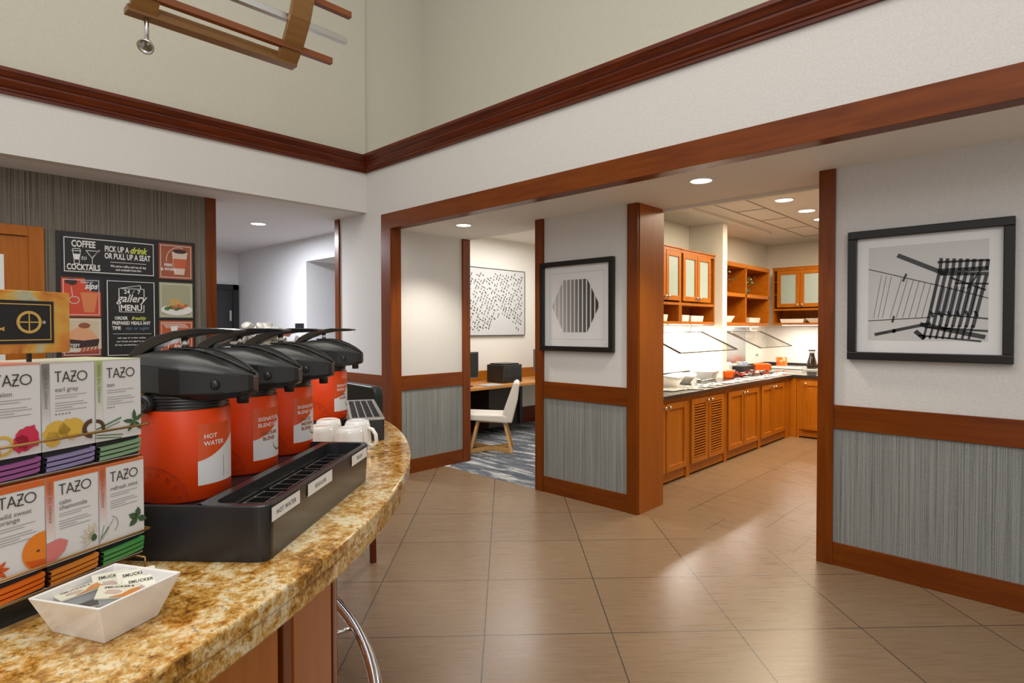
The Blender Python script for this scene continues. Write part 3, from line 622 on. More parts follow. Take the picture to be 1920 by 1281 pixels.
# ------------------------------------------------------------------ tea display
TX = Vector((-.424, .906)); TZ = math.atan2(.906, -.424)
T0 = Vector((-1.019, .247))             # right front corner of the tea boxes
def TP(x, y=0, z=0): p = T0+TX*x+Vector((-.906, -.424))*y; return (p.x, p.y, z)
BW, BH = .0682, .1445
def tazo(mb, x, z, h, y, wd=.0013):
    s_ = h; mb.line((x, z+h), (x+.62*s_, z+h), wd, y); mb.line((x+.31*s_, z+h), (x+.31*s_, z), wd, y)
    ax = x+.72*s_; mb.pline([(ax, z), (ax+.33*s_, z+h), (ax+.66*s_, z)], wd, y); mb.line((ax+.12*s_, z+.33*h), (ax+.54*s_, z+.33*h), wd, y)
    zx = ax+.76*s_; mb.pline([(zx, z+h), (zx+.52*s_, z+h), (zx, z), (zx+.55*s_, z)], wd, y); mb.line((zx+.05*s_, z+.52*h), (zx+.45*s_, z+.52*h), wd, y)
    ox = zx+1.10*s_; mb.ring(ox, z+.5*h, .45*s_, wd, y)
def blob(mb, cx, cz, rx, rz, seed, y, n=18, j=.18):
    rnd = random.Random(seed); mb.poly([(cx+rx*(1+rnd.uniform(-j, j))*math.cos(2*PI*i/n), cz+rz*(1+rnd.uniform(-j, j))*math.sin(2*PI*i/n)) for i in range(n)], y)
def leaf(mb, x, z, L, a, w_, y): 
    c_, s_ = math.cos(a), math.sin(a); P = [(0, 0), (.3, .5), (.65, .45), (1, 0), (.65, -.45), (.3, -.5)]
    mb.poly([(x+c_*p*L-s_*q*w_, z+s_*p*L+c_*q*w_) for p, q in P], y)
def grad(name, col, z0, z1):
    m_ = mat(name, col, .45); nt, ln, b = nodes(m_); tc = nt.new('ShaderNodeTexCoord'); sx = nt.new('ShaderNodeSeparateXYZ'); ln.new(tc.outputs['Object'], sx.inputs[0])
    mr = N(nt, 'ShaderNodeMapRange'); mr.inputs['From Min'].default_value = z0; mr.inputs['From Max'].default_value = z1; ln.new(sx.outputs[2], mr.inputs['Value'])
    mx = N(nt, 'ShaderNodeMix', data_type='RGBA'); ln.new(mr.outputs[0], mx.inputs[0]); mx.inputs[6].default_value = (.70, .69, .68, 1); mx.inputs[7].default_value = col; ln.new(mx.outputs[2], b.inputs['Base Color']); return m_
def tea_box(x1, z0, name, stars, spine, topc, sach, art, label, top_band):
    t = thing('tea_box', label, 'tea box', TP(x1-BW, 0, z0), TZ, 'cartons in the tea rack'); w_ = BW-.0012; D_ = .115
    mb = MB().box(0, w_, .0, D_, .030, BH).box(0, .0015, .012, D_, 0, .030).box(w_-.0015, w_, .012, D_, 0, .030).box(0, w_, D_-.0015, D_, 0, .030).box(0, w_, .004, D_, 0, .0015)
    mb.build('carton', M_card, t)
    o = MB().box(-.0002, w_+.0002, .001, D_, BH-.0002, BH+.0005)
    o.rect(0, w_, BH-top_band, BH, -.0005); o.build('coloured_top', topc, t)
    MB().rect(0, .0095, .034, BH-top_band, -.0006).build('coloured_spine', spine, t)
    mb = MB(); mb.text('AWAKEN THE SENSES', .0065, .085, .0038, -.0009, 'LEFT', rot=PI/2); mb.build('spine_lettering', M_inkg, t)
    mb = MB(); tazo(mb, .0155, BH-.026, .0135, -.0009, .0015); mb.build('logo_lettering', M_ink, t)
    mb = MB()
    for i, s_ in enumerate(name): mb.text(s_, .0155, BH-.0385-.0072*i, .0058, -.0009, 'LEFT', .006)
    mb.build('name_lettering', M_inkg, t)
    mb = MB(); z = BH-.044-.0072*(len(name)-1)
    for i, L in enumerate((.040, .028, 0, .036, .041, .022, .040)):
        if L: mb.rect(.0155, .0155+L, z, z+.0006, -.0009)
        z -= .0033
    for i in range(stars): mb.disc(.0165+.0042*i, z-.001, .0011, -.0009, 8)
    mb.build('small_print', M_inkg, t)
    art(t, w_)
    # slot with stacked sachets
    mb = MB().box(.002, w_-.002, .003, .03, .0015, .030); mb.build('slot', M_blackm, t)
    for k_ in range(3):
        zb = .0035+.0068*k_; mb = MB(); P = [(.003, .0), (w_*.5, .001), (w_-.007, .0028), (w_-.003, .0042)]
        prof_ = [(x, zb+dz) for x, dz in P]+[(x, zb+dz+.0048) for x, dz in P[::-1]]
        mb.add([(x, -.002-.001*k_ % 2, z_) for x, z_ in prof_]+[(x, .02, z_) for x, z_ in prof_], [tuple(range(8)), (0, 8, 9, 1), (1, 9, 10, 2), (2, 10, 11, 3), (3, 11, 12, 4), (4, 12, 13, 5), (5, 13, 14, 6), (6, 14, 15, 7)])
        mb.build('sachet', sach, t)
    return t
def A(*ops):
    def f_(t, w_):
        for nm, m_, fn in ops:
            mb = MB(); fn(mb, w_); mb.build(nm, m_, t)
    return f_
c_red = flat('berry_red_print', 200, 45, 75); c_yel = flat('mustard_print', 215, 175, 70); c_brn = flat('bark_brown_print', 85, 55, 35); c_grn = flat('leaf_green_print', 85, 120, 70); c_org = flat('orange_fruit_print', 225, 125, 25); c_pink = flat('pink_petal_print', 210, 120, 115); c_pale = flat('pale_straw_print', 205, 195, 175); c_dg = flat('dark_leaf_print', 60, 90, 55); c_org2 = flat('deep_orange_print', 205, 85, 15)
def sachet_mat(nm, r_, g_, b__):
    m_ = mat(nm, rgb(r_, g_, b__), .25, coat=.3); return m_
sp_g = lambda nm, r_, g_, b__: grad(nm, rgb(r_, g_, b__), .06, .13)
top_r = flat('salmon_carton_top', 215, 130, 105); top_w = flat('cream_carton_top', 190, 185, 165); top_g = flat('sage_carton_top', 190, 195, 160); top_o = flat('burnt_orange_top', 205, 100, 35)
R1z, R2z = 1.2515, 1.1025
art_fusion = A(('petals', c_red, lambda mb, w_: (blob(mb, .052, .052, .013, .016, 4, -.001), blob(mb, .043, .046, .009, .011, 5, -.001))), ('peel_curl', c_yel, lambda mb, w_: (mb.ring(.024, .046, .011, .0035, -.001), mb.ring(.012, .038, .009, .003, -.001))))
art_grey = A(('citrus_petals', c_yel, lambda mb, w_: (blob(mb, .017, .054, .016, .013, 6, -.001), blob(mb, .036, .056, .016, .014, 7, -.001), blob(mb, .012, .045, .010, .010, 8, -.001))), ('bark_ring', c_brn, lambda mb, w_: mb.ring(.0625, .051, .0105, .006, -.0011, a0=PI*.5, a1=PI*1.5)))
art_zen = A(('lemongrass', c_grn, lambda mb, w_: (mb.line((0, .048), (.036, .060), .0022, -.001), mb.line((0, .044), (.034, .054), .0012, -.001), mb.line((.0, .040), (.038, .035), .0014, -.001), mb.line((0, .036), (.036, .031), .0014, -.001))), ('mint_leaf', c_dg, lambda mb, w_: [leaf(mb, .056, .052, .018, a, .006, -.001) for a in (1.6, .6, 3.0, -.9, -2.2)]), ('bark_ring', c_brn, lambda mb, w_: mb.ring(-.0002, .05, .010, .005, -.0011, a0=-PI*.1, a1=PI*.5)))
art_orange = A(('orange_fruit', c_org, lambda mb, w_: mb.poly([(w_, .078)]+[(w_-.027*math.sin(PI*i/16)**.8-.0, .054+.024*math.cos(PI*i/16)) for i in range(17)]+[(w_, .03)], -.001)), ('orange_shadow_print', c_org2, lambda mb, w_: mb.poly([(w_, .042), (w_-.024, .046), (w_-.016, .034), (w_, .030)], -.0011)), ('star_anise', c_org2, lambda mb, w_: [leaf(mb, .013, .045, .014, a, .005, -.001) for a in [k_*.785 for k_ in range(8)]]), ('navel', c_brn, lambda mb, w_: blob(mb, w_-.009, .055, .002, .0015, 3, -.0013)))
art_calm = A(('hibiscus', c_pink, lambda mb, w_: mb.poly([(0, .060), (.016, .062), (.026, .056), (.022, .044), (.012, .036), (0, .034)], -.001)), ('chamomile_petals', c_pale, lambda mb, w_: [leaf(mb, .060, .050, .020, a, .005, -.001) for a in (1.5, 1.95, 2.4, 2.85, 3.3, 3.75)]), ('green_bud', c_dg, lambda mb, w_: blob(mb, .060, .048, .004, .005, 9, -.0012)))
art_mint = A(('mint_leaf', c_dg, lambda mb, w_: [leaf(mb, .056, .056, .016, a, .009, -.001) for a in (1.5, 2.6, -.4, -2.5)]), ('tarragon', c_grn, lambda mb, w_: (mb.line((.001, .042), (.012, .056), .0013, -.001), mb.line((.003, .040), (.020, .066), .0006, -.001), mb.line((.0, .038), (.006, .060), .0008, -.001), mb.ring(.014, .058, .012, .0007, -.001, a0=-1, a1=1.3))))
tea_box(-.003-2*BW, R1z, ['fusion'], 0, sp_g('coral_spine', 215, 110, 90), top_r, sachet_mat('plum_sachet', 150, 85, 140), art_fusion, 'tea carton with berry art and plum sachets, upper row, cut by the photo edge', .001)
tea_box(-.003-BW, R1z, ['earl grey'], 5, sp_g('grey_spine', 120, 118, 108), top_w, sachet_mat('lavender_sachet', 140, 130, 170), art_grey, 'tea carton reading earl grey with yellow petal art, upper row', .001)
tea_box(-.003+0, R1z, ['zen'], 3, sp_g('green_spine', 165, 180, 110), top_g, sachet_mat('sage_sachet', 130, 160, 125), art_zen, 'tea carton reading zen with lemongrass art, upper row beside the airpot', .001)
tea_box(-2*BW, R2z, ['wild sweet', 'orange'], 0, sp_g('orange_spine_a', 215, 100, 40), top_o, sachet_mat('orange_sachet', 225, 110, 25), art_orange, 'tea carton with whole orange art, lower row, cut by the photo edge', .008)
tea_box(-BW, R2z, ['calm', 'chamomile'], 0, sp_g('orange_spine_b', 210, 100, 45), top_o, sachet_mat('amber_sachet', 215, 130, 45), art_calm, 'tea carton reading calm chamomile with pink hibiscus art, lower row', .006)
tea_box(0, R2z, ['refresh mint'], 0, sp_g('orange_spine_c', 205, 95, 45), top_o, sachet_mat('green_sachet', 70, 150, 80), art_mint, 'tea carton reading refresh mint with mint leaf art, lower row', .003)
tr = thing('tea_rack', 'brass wire tea rack with an amber marbled sign on top', 'display rack', TP(0, 0, ZC), TZ)
def rod(z, zx): 
    mb = MB(); mb.tube([(.003, .12, z), (.003, .0, z), (.003, -.006, z), (0, -.0075, z), (-.21, -.0075, z), (-.213, -.006, z), (-.213, .12, z)], .0018, 8); return mb
rod(1.297-ZC, 0).build('front_rail', M_brass, tr); rod(1.138-ZC, 0).build('front_rail', M_brass, tr)
for z in (1.249, 1.099):
    mb = MB()
    for y in (.01, .045, .08, .112): mb.tube([(-.213, y, z-ZC), (.003, y, z-ZC)], .0014, 6)
    mb.build('shelf_wires', M_brass, tr)
mb = MB()
for x in (-.213, .003): mb.tube([(x, .12, .004), (x, .12, .322)], .0022, 8).tube([(x, .004, .022), (x, .12, .022)], .0016, 6).tube([(x, .004, .022), (x, .004, .005)], .0016, 6)
mb.build('upright', M_brass, tr)
sg = MB().prism(rr(-.245, -.102, 1.409-ZC, 1.488-ZC, .003, 3), 0, .012, M=Matrix(((1, 0, 0, 0), (0, 0, 1, .002), (0, 1, 0, 0), (0, 0, 0, 1)))).build('sign_board', Amber, tr, bevel=.001)
mb = MB().box(-.150, -.146, .006, .010, .328, .342); mb.box(-.205, -.201, .006, .010, .328, .342).build('sign_post', M_blackm, tr)
MB().rect(-.242, -.1225, 1.4215-ZC, 1.4755-ZC, .0012).build('sign_plaque', M_blackm, sg)
mb = MB(); z0 = 1.4485-ZC; mb.M = Matrix.Translation((.0085, 0, 0)); mb.frame(-.250, -.1345, z0-.023, z0+.023, .0012, .0008)
mb.ring(-.160, z0, .0125, .0035, .0006); mb.line((-.160, z0-.011), (-.160, z0+.011), .0015, .0006); mb.line((-.171, z0), (-.149, z0), .0015, .0006)
mb.pline([(-.208, z0+.010), (-.192, z0+.010), (-.203, z0-.002), (-.192, z0-.002)], .0028, .0006); mb.line((-.205, z0-.0085), (-.188, z0-.0085), .0026, .0006); mb.line((-.188, z0-.011), (-.188, z0-.006), .0018, .0006)
mb.pline([(-.236, z0-.010), (-.227, z0+.010), (-.218, z0-.010)], .0028, .0006)
mb.build('sign_lettering', M_gold, sg)
MB().disc(-.1345, z0, .0022, .0006, 12).build('sign_screw', M_nickel, sg)
dk = thing('charging_dock', 'black and silver electronic pad with a blue light under the tea rack', 'device', TP(-.10, .03, ZC), TZ)
MB().prism(rr(-.10, .024, -.028, .06, .012), 0, .006).build('silver_edge', M_nickel, dk); MB().prism(rr(-.097, .021, -.024, .056, .010), .006, .010).build('dark_glass', M_leather, dk)
MB().sphere((.014, -.016, .0115), .0028, 10).build('indicator_light', mat('blue_led', (.05, .05, 1, 1), .5, emit=(.08, .10, 1, 1), estr=5), dk)

# ------------------------------------------------------------------ white dish with jam cups
bn = Vector((-.822, .157)); bl = thing('serving_dish', 'flared white square ceramic dish holding jam cups', 'dish', (bn.x, bn.y, ZC), 0)
rim = [(-.800, .148), (-.846, .246), (-.944, .194), (-.895, .096)]; bot = [(-.822, .157), (-.853, .220), (-.933, .183), (-.902, .120)]
rel = lambda P, z: [(x-bn.x, y-bn.y, z) for x, y in P]
def shrink(P, k_): 
    cx = sum(p[0] for p in P)/4; cy = sum(p[1] for p in P)/4; return [(cx+(x-cx)*k_, cy+(y-cy)*k_) for x, y in P]
MB().loft([rel(bot, 0), rel(rim, .052), rel(shrink(rim, .93), .052), rel(shrink(bot, .90), .008)], smooth=False).build('dish_body', M_ceramic, bl, bevel=.0018, seg=3)
M_jam = flat('cream_label_print', 214, 210, 190, .3); M_jamo = flat('orange_gingham_print', 195, 125, 55, .35); M_tub = mat('frosted_plastic_tub', (.50, .53, .56, 1), .25)
def jam(label, p, rot, full=True):
    t = thing('jam_cup', label, 'jam portion', p, 0, 'jam portions in the white dish'); t.rotation_euler = rot; t.scale = (1.15, 1.15, 1.15)
    MB().loft([[(-.014, -.009, 0), (.014, -.009, 0), (.014, .009, 0), (-.014, .009, 0)], [(-.0165, -.0115, .011), (.0165, -.0115, .011), (.0165, .0115, .011), (-.0165, .0115, .011)]], smooth=False).build('tub', M_tub, t, bevel=.001)
    ld = MB().box(-.019, .019, -.014, .014, .011, .0122).build('foil_lid', M_jam, t)
    k_ = Matrix(((1, 0, 0, 0), (0, 0, 1, 0), (0, -1, 0, 0), (0, 0, 0, 1)))
    mb = MB(); mb.M = Matrix(((1, 0, 0, 0), (0, 0, 1, 0), (0, -1, 0, .0122), (0, 0, 0, 1))); mb.M = Matrix(((1, 0, 0, 0), (0, 0, 1, 0), (0, 1, 0, 0), (0, 0, 0, 1))) 
    flat_ = lambda P: [(x, y, .0125) for x, y in P]
    mo = MB().add(flat_([(.019, -.014), (.019, .006), (.011, .001), (.004, -.008), (-.006, -.0125), (-.006, -.014)]), [tuple(range(6))]).build('gingham_corner', M_jamo, ld)
    v, f_ = text_mesh("SMUCKER'S", 'CENTER', .02, 0, 1.05); MB().add([(a*.0036, .0065+b__*.0036, .01265) for a, b__ in v], f_).build('lettering', M_ink, ld)
    MB().add(flat_([(-.012, -.004), (-.002, -.007), (.004, -.003), (.0, .002), (-.010, .003)]), [tuple(range(5))]).build('fruit_print', flat('peach_print', 190, 165, 150), ld)
jz = ZC+.009
jam('jam portion lying flat at the front right of the white dish', (-.862, .178, jz+.0215), (.10, .12, 1.22))
jam('jam portion lying flat at the left end of the white dish', (-.895, .146, jz+.0215), (-.08, -.06, 1.7))
jam('jam portion under the others at the front of the white dish', (-.868, .160, jz+.0015), (0, .0, 1.30))
jam('left one of two jam portions propped up at the back of the white dish', (-.915, .182, jz+.020), (.70, .1, 1.65))
jam('right one of two jam portions propped up at the back of the white dish', (-.898, .206, jz+.021), (.70, .05, 1.55))
jam('jam portion tucked behind the right propped one in the white dish', (-.880, .210, jz+.016), (.6, .0, 1.3))

# ------------------------------------------------------------------ menu board (facing +x): local x = world +y
mbd = thing('menu_board', 'black wall menu board with coffee and gallery menu panels', 'menu board', (XM, .82, 1.205), PI/2)
BWd, BHt = .965, .995
MB().box(-.014, .945, -.022, 0, -.015, .985).build('board', M_board, mbd, bevel=.002)
Yf = -.0245
def panel(x0, x1, z0, z1, m_, nm='panel'):
    return MB().box(x0, x1, -.030, -.022, z0, z1).build(nm, m_, mbd)
yy = -.0305
p1 = panel(.045, .690, .735, .975, M_board, 'coffee_panel'); mb = MB(); mb.frame(.058, .677, .748, .962, .005, yy)
mb.text('COFFEE', .185, .905, .040, yy, bold=.03, sx=.8); mb.text('COCKTAILS', .185, .762, .036, yy, bold=.03, sx=.8); mb.text('to', .185, .826, .030, yy, shear=.3)
mb.pline([(.115, .880), (.125, .800), (.155, .800), (.165, .880), (.110, .880), (.118, .893), (.160, .893), (.168, .880)], .004, yy); mb.rect(.121, .160, .825, .860, yy)
mb.pline([(.200, .886), (.285, .886), (.2425, .838), (.200, .886)], .004, yy); mb.line((.2425, .838), (.2425, .798), .004, yy); mb.line((.222, .797), (.263, .797), .005, yy); mb.line((.245, .845), (.292, .893), .006, yy)
mb.text('PICK UP A', .410, .890, .036, yy, bold=.025, sx=.72); mb.text('OR PULL UP A SEAT', .488, .845, .036, yy, bold=.025, sx=.72); mb.rect(.365, .620, .822, .825, yy)
mb.text('We serve coffee and tea all day', .492, .792, .014, yy, bold=.02); mb.text('and cocktails from five', .492, .770, .014, yy, bold=.02)
mb.build('lettering', M_white, p1); MB().text('drink', .560, .890, .040, yy, shear=.35, bold=.03).build('script_lettering', M_lime, p1)
p2 = panel(.365, .690, .020, .715, M_board, 'gallery_panel'); mb = MB(); mb.frame(.376, .679, .033, .702, .005, yy); cx = .5275
mb.pline([(.450, .545), (.450, .635), (.610, .635), (.610, .560)], .005, yy); mb.pline([(.450, .635), (.585, .668), (.590, .636)], .005, yy); mb.pline([(.450, .485), (.452, .425), (.608, .425), (.608, .490)], .005, yy)
mb.text('24', .500, .590, .036, yy, bold=.02, sx=.75); mb.text('7', .576, .590, .036, yy, bold=.02, sx=.75); mb.text('gallery', cx, .515, .070, yy, shear=.35, bold=.012, sx=.70); mb.line((.533, .592), (.549, .622), .003, yy)
mb.text('MENU', cx, .437, .052, yy, bold=.03, sx=.68); mb.text('ORDER', .462, .355, .028, yy, bold=.03, sx=.62); mb.text('PREPARED MEALS ANY', cx, .310, .030, yy, bold=.03, sx=.56); mb.text('TIME', .432, .265, .030, yy, bold=.03, sx=.60)
mb.rect(.410, .655, .225, .228, yy)
for i, s_ in enumerate(('call, app or order online', 'our hosts are glad to help', 'all day sandwiches and more')): mb.text(s_, cx, .185-.032*i, .013, yy, bold=.02)
mb.build('lettering', M_white, p2); MB().text('freshly', .572, .355, .030, yy, shear=.35, bold=.02, sx=.8).build('script_lettering', M_lime, p2); MB().text('day or night', .562, .265, .028, yy, shear=.35, bold=.015, sx=.78).build('script_lettering', M_bluep, p2)
def photo(x0, z0, m_, label):
    p = panel(x0, x0+.222, z0, z0+.222, m_, 'picture_panel'); p['label'] = label
    MB().frame(x0+.010, x0+.212, z0+.010, z0+.212, .003, -.0318).build('white_border', M_white, p); return p
c_terra = flat('terracotta_print', 160, 85, 55); c_scarlet = flat('scarlet_print', 205, 75, 45); c_sage = flat('sage_print', 165, 165, 135); c_navy = flat('navy_print', 40, 50, 60); c_peach = flat('peach_meat_print', 225, 165, 125); c_choc = flat('chocolate_print', 60, 40, 42); c_tan = flat('tan_print', 210, 195, 165); c_lo = flat('soft_orange_print', 215, 130, 80)
x3 = .722; y1_ = -.0312
p = photo(x3, .745, c_terra, 'terracotta picture of a paper coffee cup')
mb = MB(); mb.poly([(x3+.085, .92), (x3+.10, .775), (x3+.165, .775), (x3+.19, .92)], y1_); mb.build('cup_print', flat('cup_white_print', 215, 195, 180), p)
MB().poly([(x3+.093, .875), (x3+.099, .815), (x3+.172, .815), (x3+.183, .875)], -.0314).build('sleeve_print', flat('sleeve_print', 195, 95, 60), p); MB().disc(x3+.138, .922, .046, -.0315, sz=.28).build('coffee_print', c_choc, p)
mb = MB(); mb.text('PERK', x3+.062, .825, .017, -.0316, bold=.03); mb.text('& WORK', x3+.062, .798, .017, -.0316, bold=.03); mb.ring(x3+.13, .865, .082, .003, -.0316, a0=1.2, a1=3.3); mb.build('lettering', M_white, p)
p = photo(x3, .505, c_sage, 'green picture of a pasta and salad plate')
MB().disc(x3+.115, .555, .105, y1_, sz=.32).build('plate_print', M_white, p); mb = MB(); [blob(mb, x3+.11+random.uniform(-.05, .05), .590+random.uniform(-.02, .03), .028, .018, k_, -.0313-.0001*k_) for k_ in range(6)]; mb.build('pasta_print', flat('pasta_print', 200, 165, 100), p)
mb = MB(); [blob(mb, x3+.05+.03*k_, .562+.008*(k_ % 2), .018, .012, k_+20, -.0322) for k_ in range(4)]; mb.build('greens_print', flat('salad_print', 80, 115, 70), p); mb = MB(); [blob(mb, x3+.10+.025*k_, .572+.01*(k_ % 2), .014, .010, k_+30, -.0324) for k_ in range(4)]; mb.build('tomato_print', flat('tomato_print', 200, 100, 50), p)
p = photo(x3, .265, flat('rust_print_b', 190, 90, 45), 'rust picture of a sauced dish and milkshake glass')
mb = MB(); [mb.line((x3+.02+.014*k_, .47), (x3+.05+.014*k_, .44), .004, y1_) for k_ in range(11)]; mb.poly([(x3+.07, .45), (x3+.12, .455), (x3+.112, .405), (x3+.08, .405)], -.0313); mb.ring(x3+.10, .33, .045, .006, -.0313, sx=1); mb.text('Oh so', x3+.12, .345, .020, -.0316, shear=.3, bold=.03); mb.text('jolly', x3+.13, .31, .034, -.0316, shear=.3, bold=.03); mb.build('lettering', M_white, p)
x3 = .055
p = photo(x3, .490, c_scarlet, 'red picture of cocktail glasses with the word sips')
MB().poly([(x3+.130, .712), (x3+.222, .712), (x3+.222, .635), (x3+.150, .640)], y1_).build('dark_corner_print', c_navy, p); mb = MB(); mb.poly([(x3+.105, .630), (x3+.205, .630), (x3+.185, .515), (x3+.125, .515)], y1_); mb.build('drink_print', c_lo, p); blobm = MB(); blob(blobm, x3+.055, .690, .035, .018, 3, y1_); blobm.build('fruit_print', c_choc, p)
mb = MB(); mb.text('sips', x3+.165, .652, .034, -.0316, shear=.35, bold=.03); mb.text('happy to', x3+.140, .684, .014, -.0316, shear=.3); mb.line((x3+.055, .66), (x3+.062, .60), .003, -.0316); mb.ring(x3+.07, .585, .02, .003, -.0316, sx=1.4); mb.build('lettering', M_white, p)
p = photo(x3, .245, c_tan, 'cream picture of a chocolate dessert with the words satisfy sweet')
mb = MB(); mb.poly([(x3, .245), (x3+.222, .245), (x3+.222, .290), (x3+.12, .275), (x3, .270)], y1_); mb.build('table_print', flat('crimson_brown_print', 140, 65, 50), p)
mb = MB(); mb.poly([(x3+.02, .345), (x3+.05, .395), (x3+.10, .420), (x3+.16, .400), (x3+.21, .345), (x3+.12, .335)], y1_); mb.build('cream_print', c_peach, p); mb = MB(); mb.poly([(x3+.01, .350), (x3+.12, .338), (x3+.212, .348), (x3+.20, .305), (x3+.10, .295), (x3+.02, .30)], -.0314); mb.build('cake_print', c_choc, p); mb = MB(); blob(mb, x3+.125, .425, .035, .016, 8, -.0315, j=.08); mb.build('almond_print', flat('almond_print', 150, 85, 65), p)
mb = MB(); [leaf(mb, x3+.10+.02*k_, .262, .05, 1.1, .012, -.0316) for k_ in range(5)]; mb.build('berry_print', flat('berry_print', 185, 80, 60), p); mb = MB(); mb.text('SATISFY', x3+.058, .300, .020, -.0318, bold=.02, sx=.8); mb.text('SWEET', x3+.066, .272, .020, -.0318, bold=.02, sx=.8); mb.build('lettering', M_white, p)

def remap(o, a, b_):
    for ob in [o]+list(o.children):
        for v in ob.data.vertices:
            v.co.x = b_[0]+(v.co.x-a[0])/(a[1]-a[0])*(b_[1]-b_[0]); v.co.z = b_[2]+(v.co.z-a[2])/(a[3]-a[2])*(b_[3]-b_[2])
remap(p1, (.045, .690, .735, .975), (.018, .640, .660, .958)); remap(p2, (.365, .690, .020, .715), (.288, .642, .008, .634))
for o in [c for c in mbd.children if c.name.startswith('picture_panel')]:
    x_ = min(v.co.x for v in o.data.vertices); z_ = min(v.co.z for v in o.data.vertices); left = x_ < .3
    zn = {.745: .660, .505: .330, .265: .004, .490: .330, .245: .018}[round(z_, 3)]
    remap(o, (x_, x_+.222, z_, z_+.222), ((.012, .260) if left else (.665, .921))+(zn, zn+.300))

# ------------------------------------------------------------------ framed art
def picture(label, x0, x1, z0, z1, plane, rz, fw, mfr, deep=.03, mat_w=.0):
    t = thing('framed_picture', label, 'picture', (0, 0, 0), rz); W_, H_ = x1-x0, z1-z0
    if rz == 0: t.location = (x0, plane, z0)
    else: t.location = (plane, x0, z0)
    mb = MB()
    mb.box(0, W_, -deep, 0, 0, fw).box(0, W_, -deep, 0, H_-fw, H_).box(0, fw, -deep, 0, fw, H_-fw).box(W_-fw, W_, -deep, 0, fw, H_-fw)
    mb.build('frame', mfr, t, bevel=.004)
    MB().box(fw*.6, W_-fw*.6, -.010, -.001, fw*.6, H_-fw*.6).build('mat_board', M_matb, t)
    return t, W_, H_
M_frame = mat('dark_bronze_frame', (.012, .010, .008, 1), .28, metal=.2)
# right: black and white truss photograph
t, W_, H_ = picture('large landscape black and white picture of crossing trusses on the right wall', -.955, -.195, 1.255, 2.005, 3.857, 0, .046, M_frame, .040)
MB().rect(.105, .655, .115, .650, -.0108).build('print_ground', mat('photo_grey', (.58, .57, .56, 1), .5), t)
mk = MB(); y = -.0113
# steel members in print coordinates (u right, v up) in 0..1 of the print
def Q(u, v): return (.105+.55*u, .115+.535*v)
def mem(u0, v0, u1, v1, w_): 
    a, b_ = Q(u0, v0), Q(u1, v1); mk.line(a, b_, max(w_*.55*1.45, .0022), y)
mem(.26, .90, .66, .68, .030); mem(0, .77, .62, .56, .006); mem(.62, .56, 1, .42, .006); mem(0, .21, .55, .24, .006); mem(.06, .06, .55, .18, .022); mem(.34, .70, .31, .62, .014); mem(.235, .26, .22, .19, .014); mem(.24, .12, .23, .08, .02)
for k_ in range(3): mem(.12+.04*k_*1.1, .70-.01*k_, .05+.04*k_, .24, .0025)
for k_ in range(9): mem(.30+.05*k_, .66-.014*k_, .20+.055*k_, .24, .003)
for k_ in range(8):
    u = .62+.052*k_; mem(u, .72-.01*k_, u-.10, .16-.004*k_, .020); mem(u+.01, .84-.006*k_, u, .70, .020); mem(u-.10, .16, u-.13, .02, .014)
mem(.60, .80, 1, .79, .016); mem(.60, .71, 1, .71, .030); mem(.62, .68, 1, .66, .024); mem(.70, .64, .98, .50, .012); mem(.84, .52, .94, .70, .012)
mem(.46, .17, .98, .04, .030); mem(.50, .14, 1.0, .10, .014); mem(.42, .10, .50, .02, .03); mem(.56, .28, 1, .22, .010); mem(.74, .58, 1, .56, .012); mem(.45, .055, .95, .00, .012)
for k_ in range(6): mem(.55+.07*k_, .30, .57+.07*k_, .24, .016)
mk.build('truss_print', mat('photo_black', (.03, .03, .03, 1), .5), t)
mk = MB()
for k_ in range(6): mem(.66+.052*k_, .54, .61+.052*k_, .26, .012)
mk.build('blue_sheen_print', mat('slate_print', (.16, .17, .22, 1), .4), t)
M_pg = clear('picture_glazing', 1.35)
MB().box(.046, W_-.046, -.0165, -.0145, .046, H_-.046).build('glazing', M_pg, t)
# centre: hexagon of stripes
t, W_, H_ = picture('square picture of a striped hexagon on the centre panel', -3.395, -2.622, 1.247, 2.010, 3.857, 0, .042, M_frame, .040)
MB().frame(.10, W_-.10, .10, H_-.10, .003, -.0104).build('mat_bevel', mat('mat_edge', (.5, .5, .49, 1), .6), t)
cxh, czh, RH = W_/2-.01, H_/2, .225
shade = (.50, .46, .42, .36, .30, .25, .18, .12, .085, .06, .045, .03)
for i in range(12):
    u0 = -1+2*i/12; u1 = u0+.118; hh = lambda u: min(1, (1-abs(u))/.50)*.98
    mb = MB(); mb.poly([(cxh+RH*1.12*u0, czh-RH*hh(u0)), (cxh+RH*1.12*u1, czh-RH*hh(u1)), (cxh+RH*1.12*u1, czh+RH*hh(u1)), (cxh+RH*1.12*u0, czh+RH*hh(u0))], -.0112)
    c_ = shade[i]; mb.build('stripe', mat('stripe_grey_%d' % i, (c_, c_*.97, c_*.93, 1), .5), t)
mb = MB(); mb.rect(cxh+.02, cxh+RH*.60, czh-.04, czh+.05, -.0116); 
MB().box(.042, W_-.042, -.0165, -.0145, .042, H_-.042).build('glazing', M_pg, t)
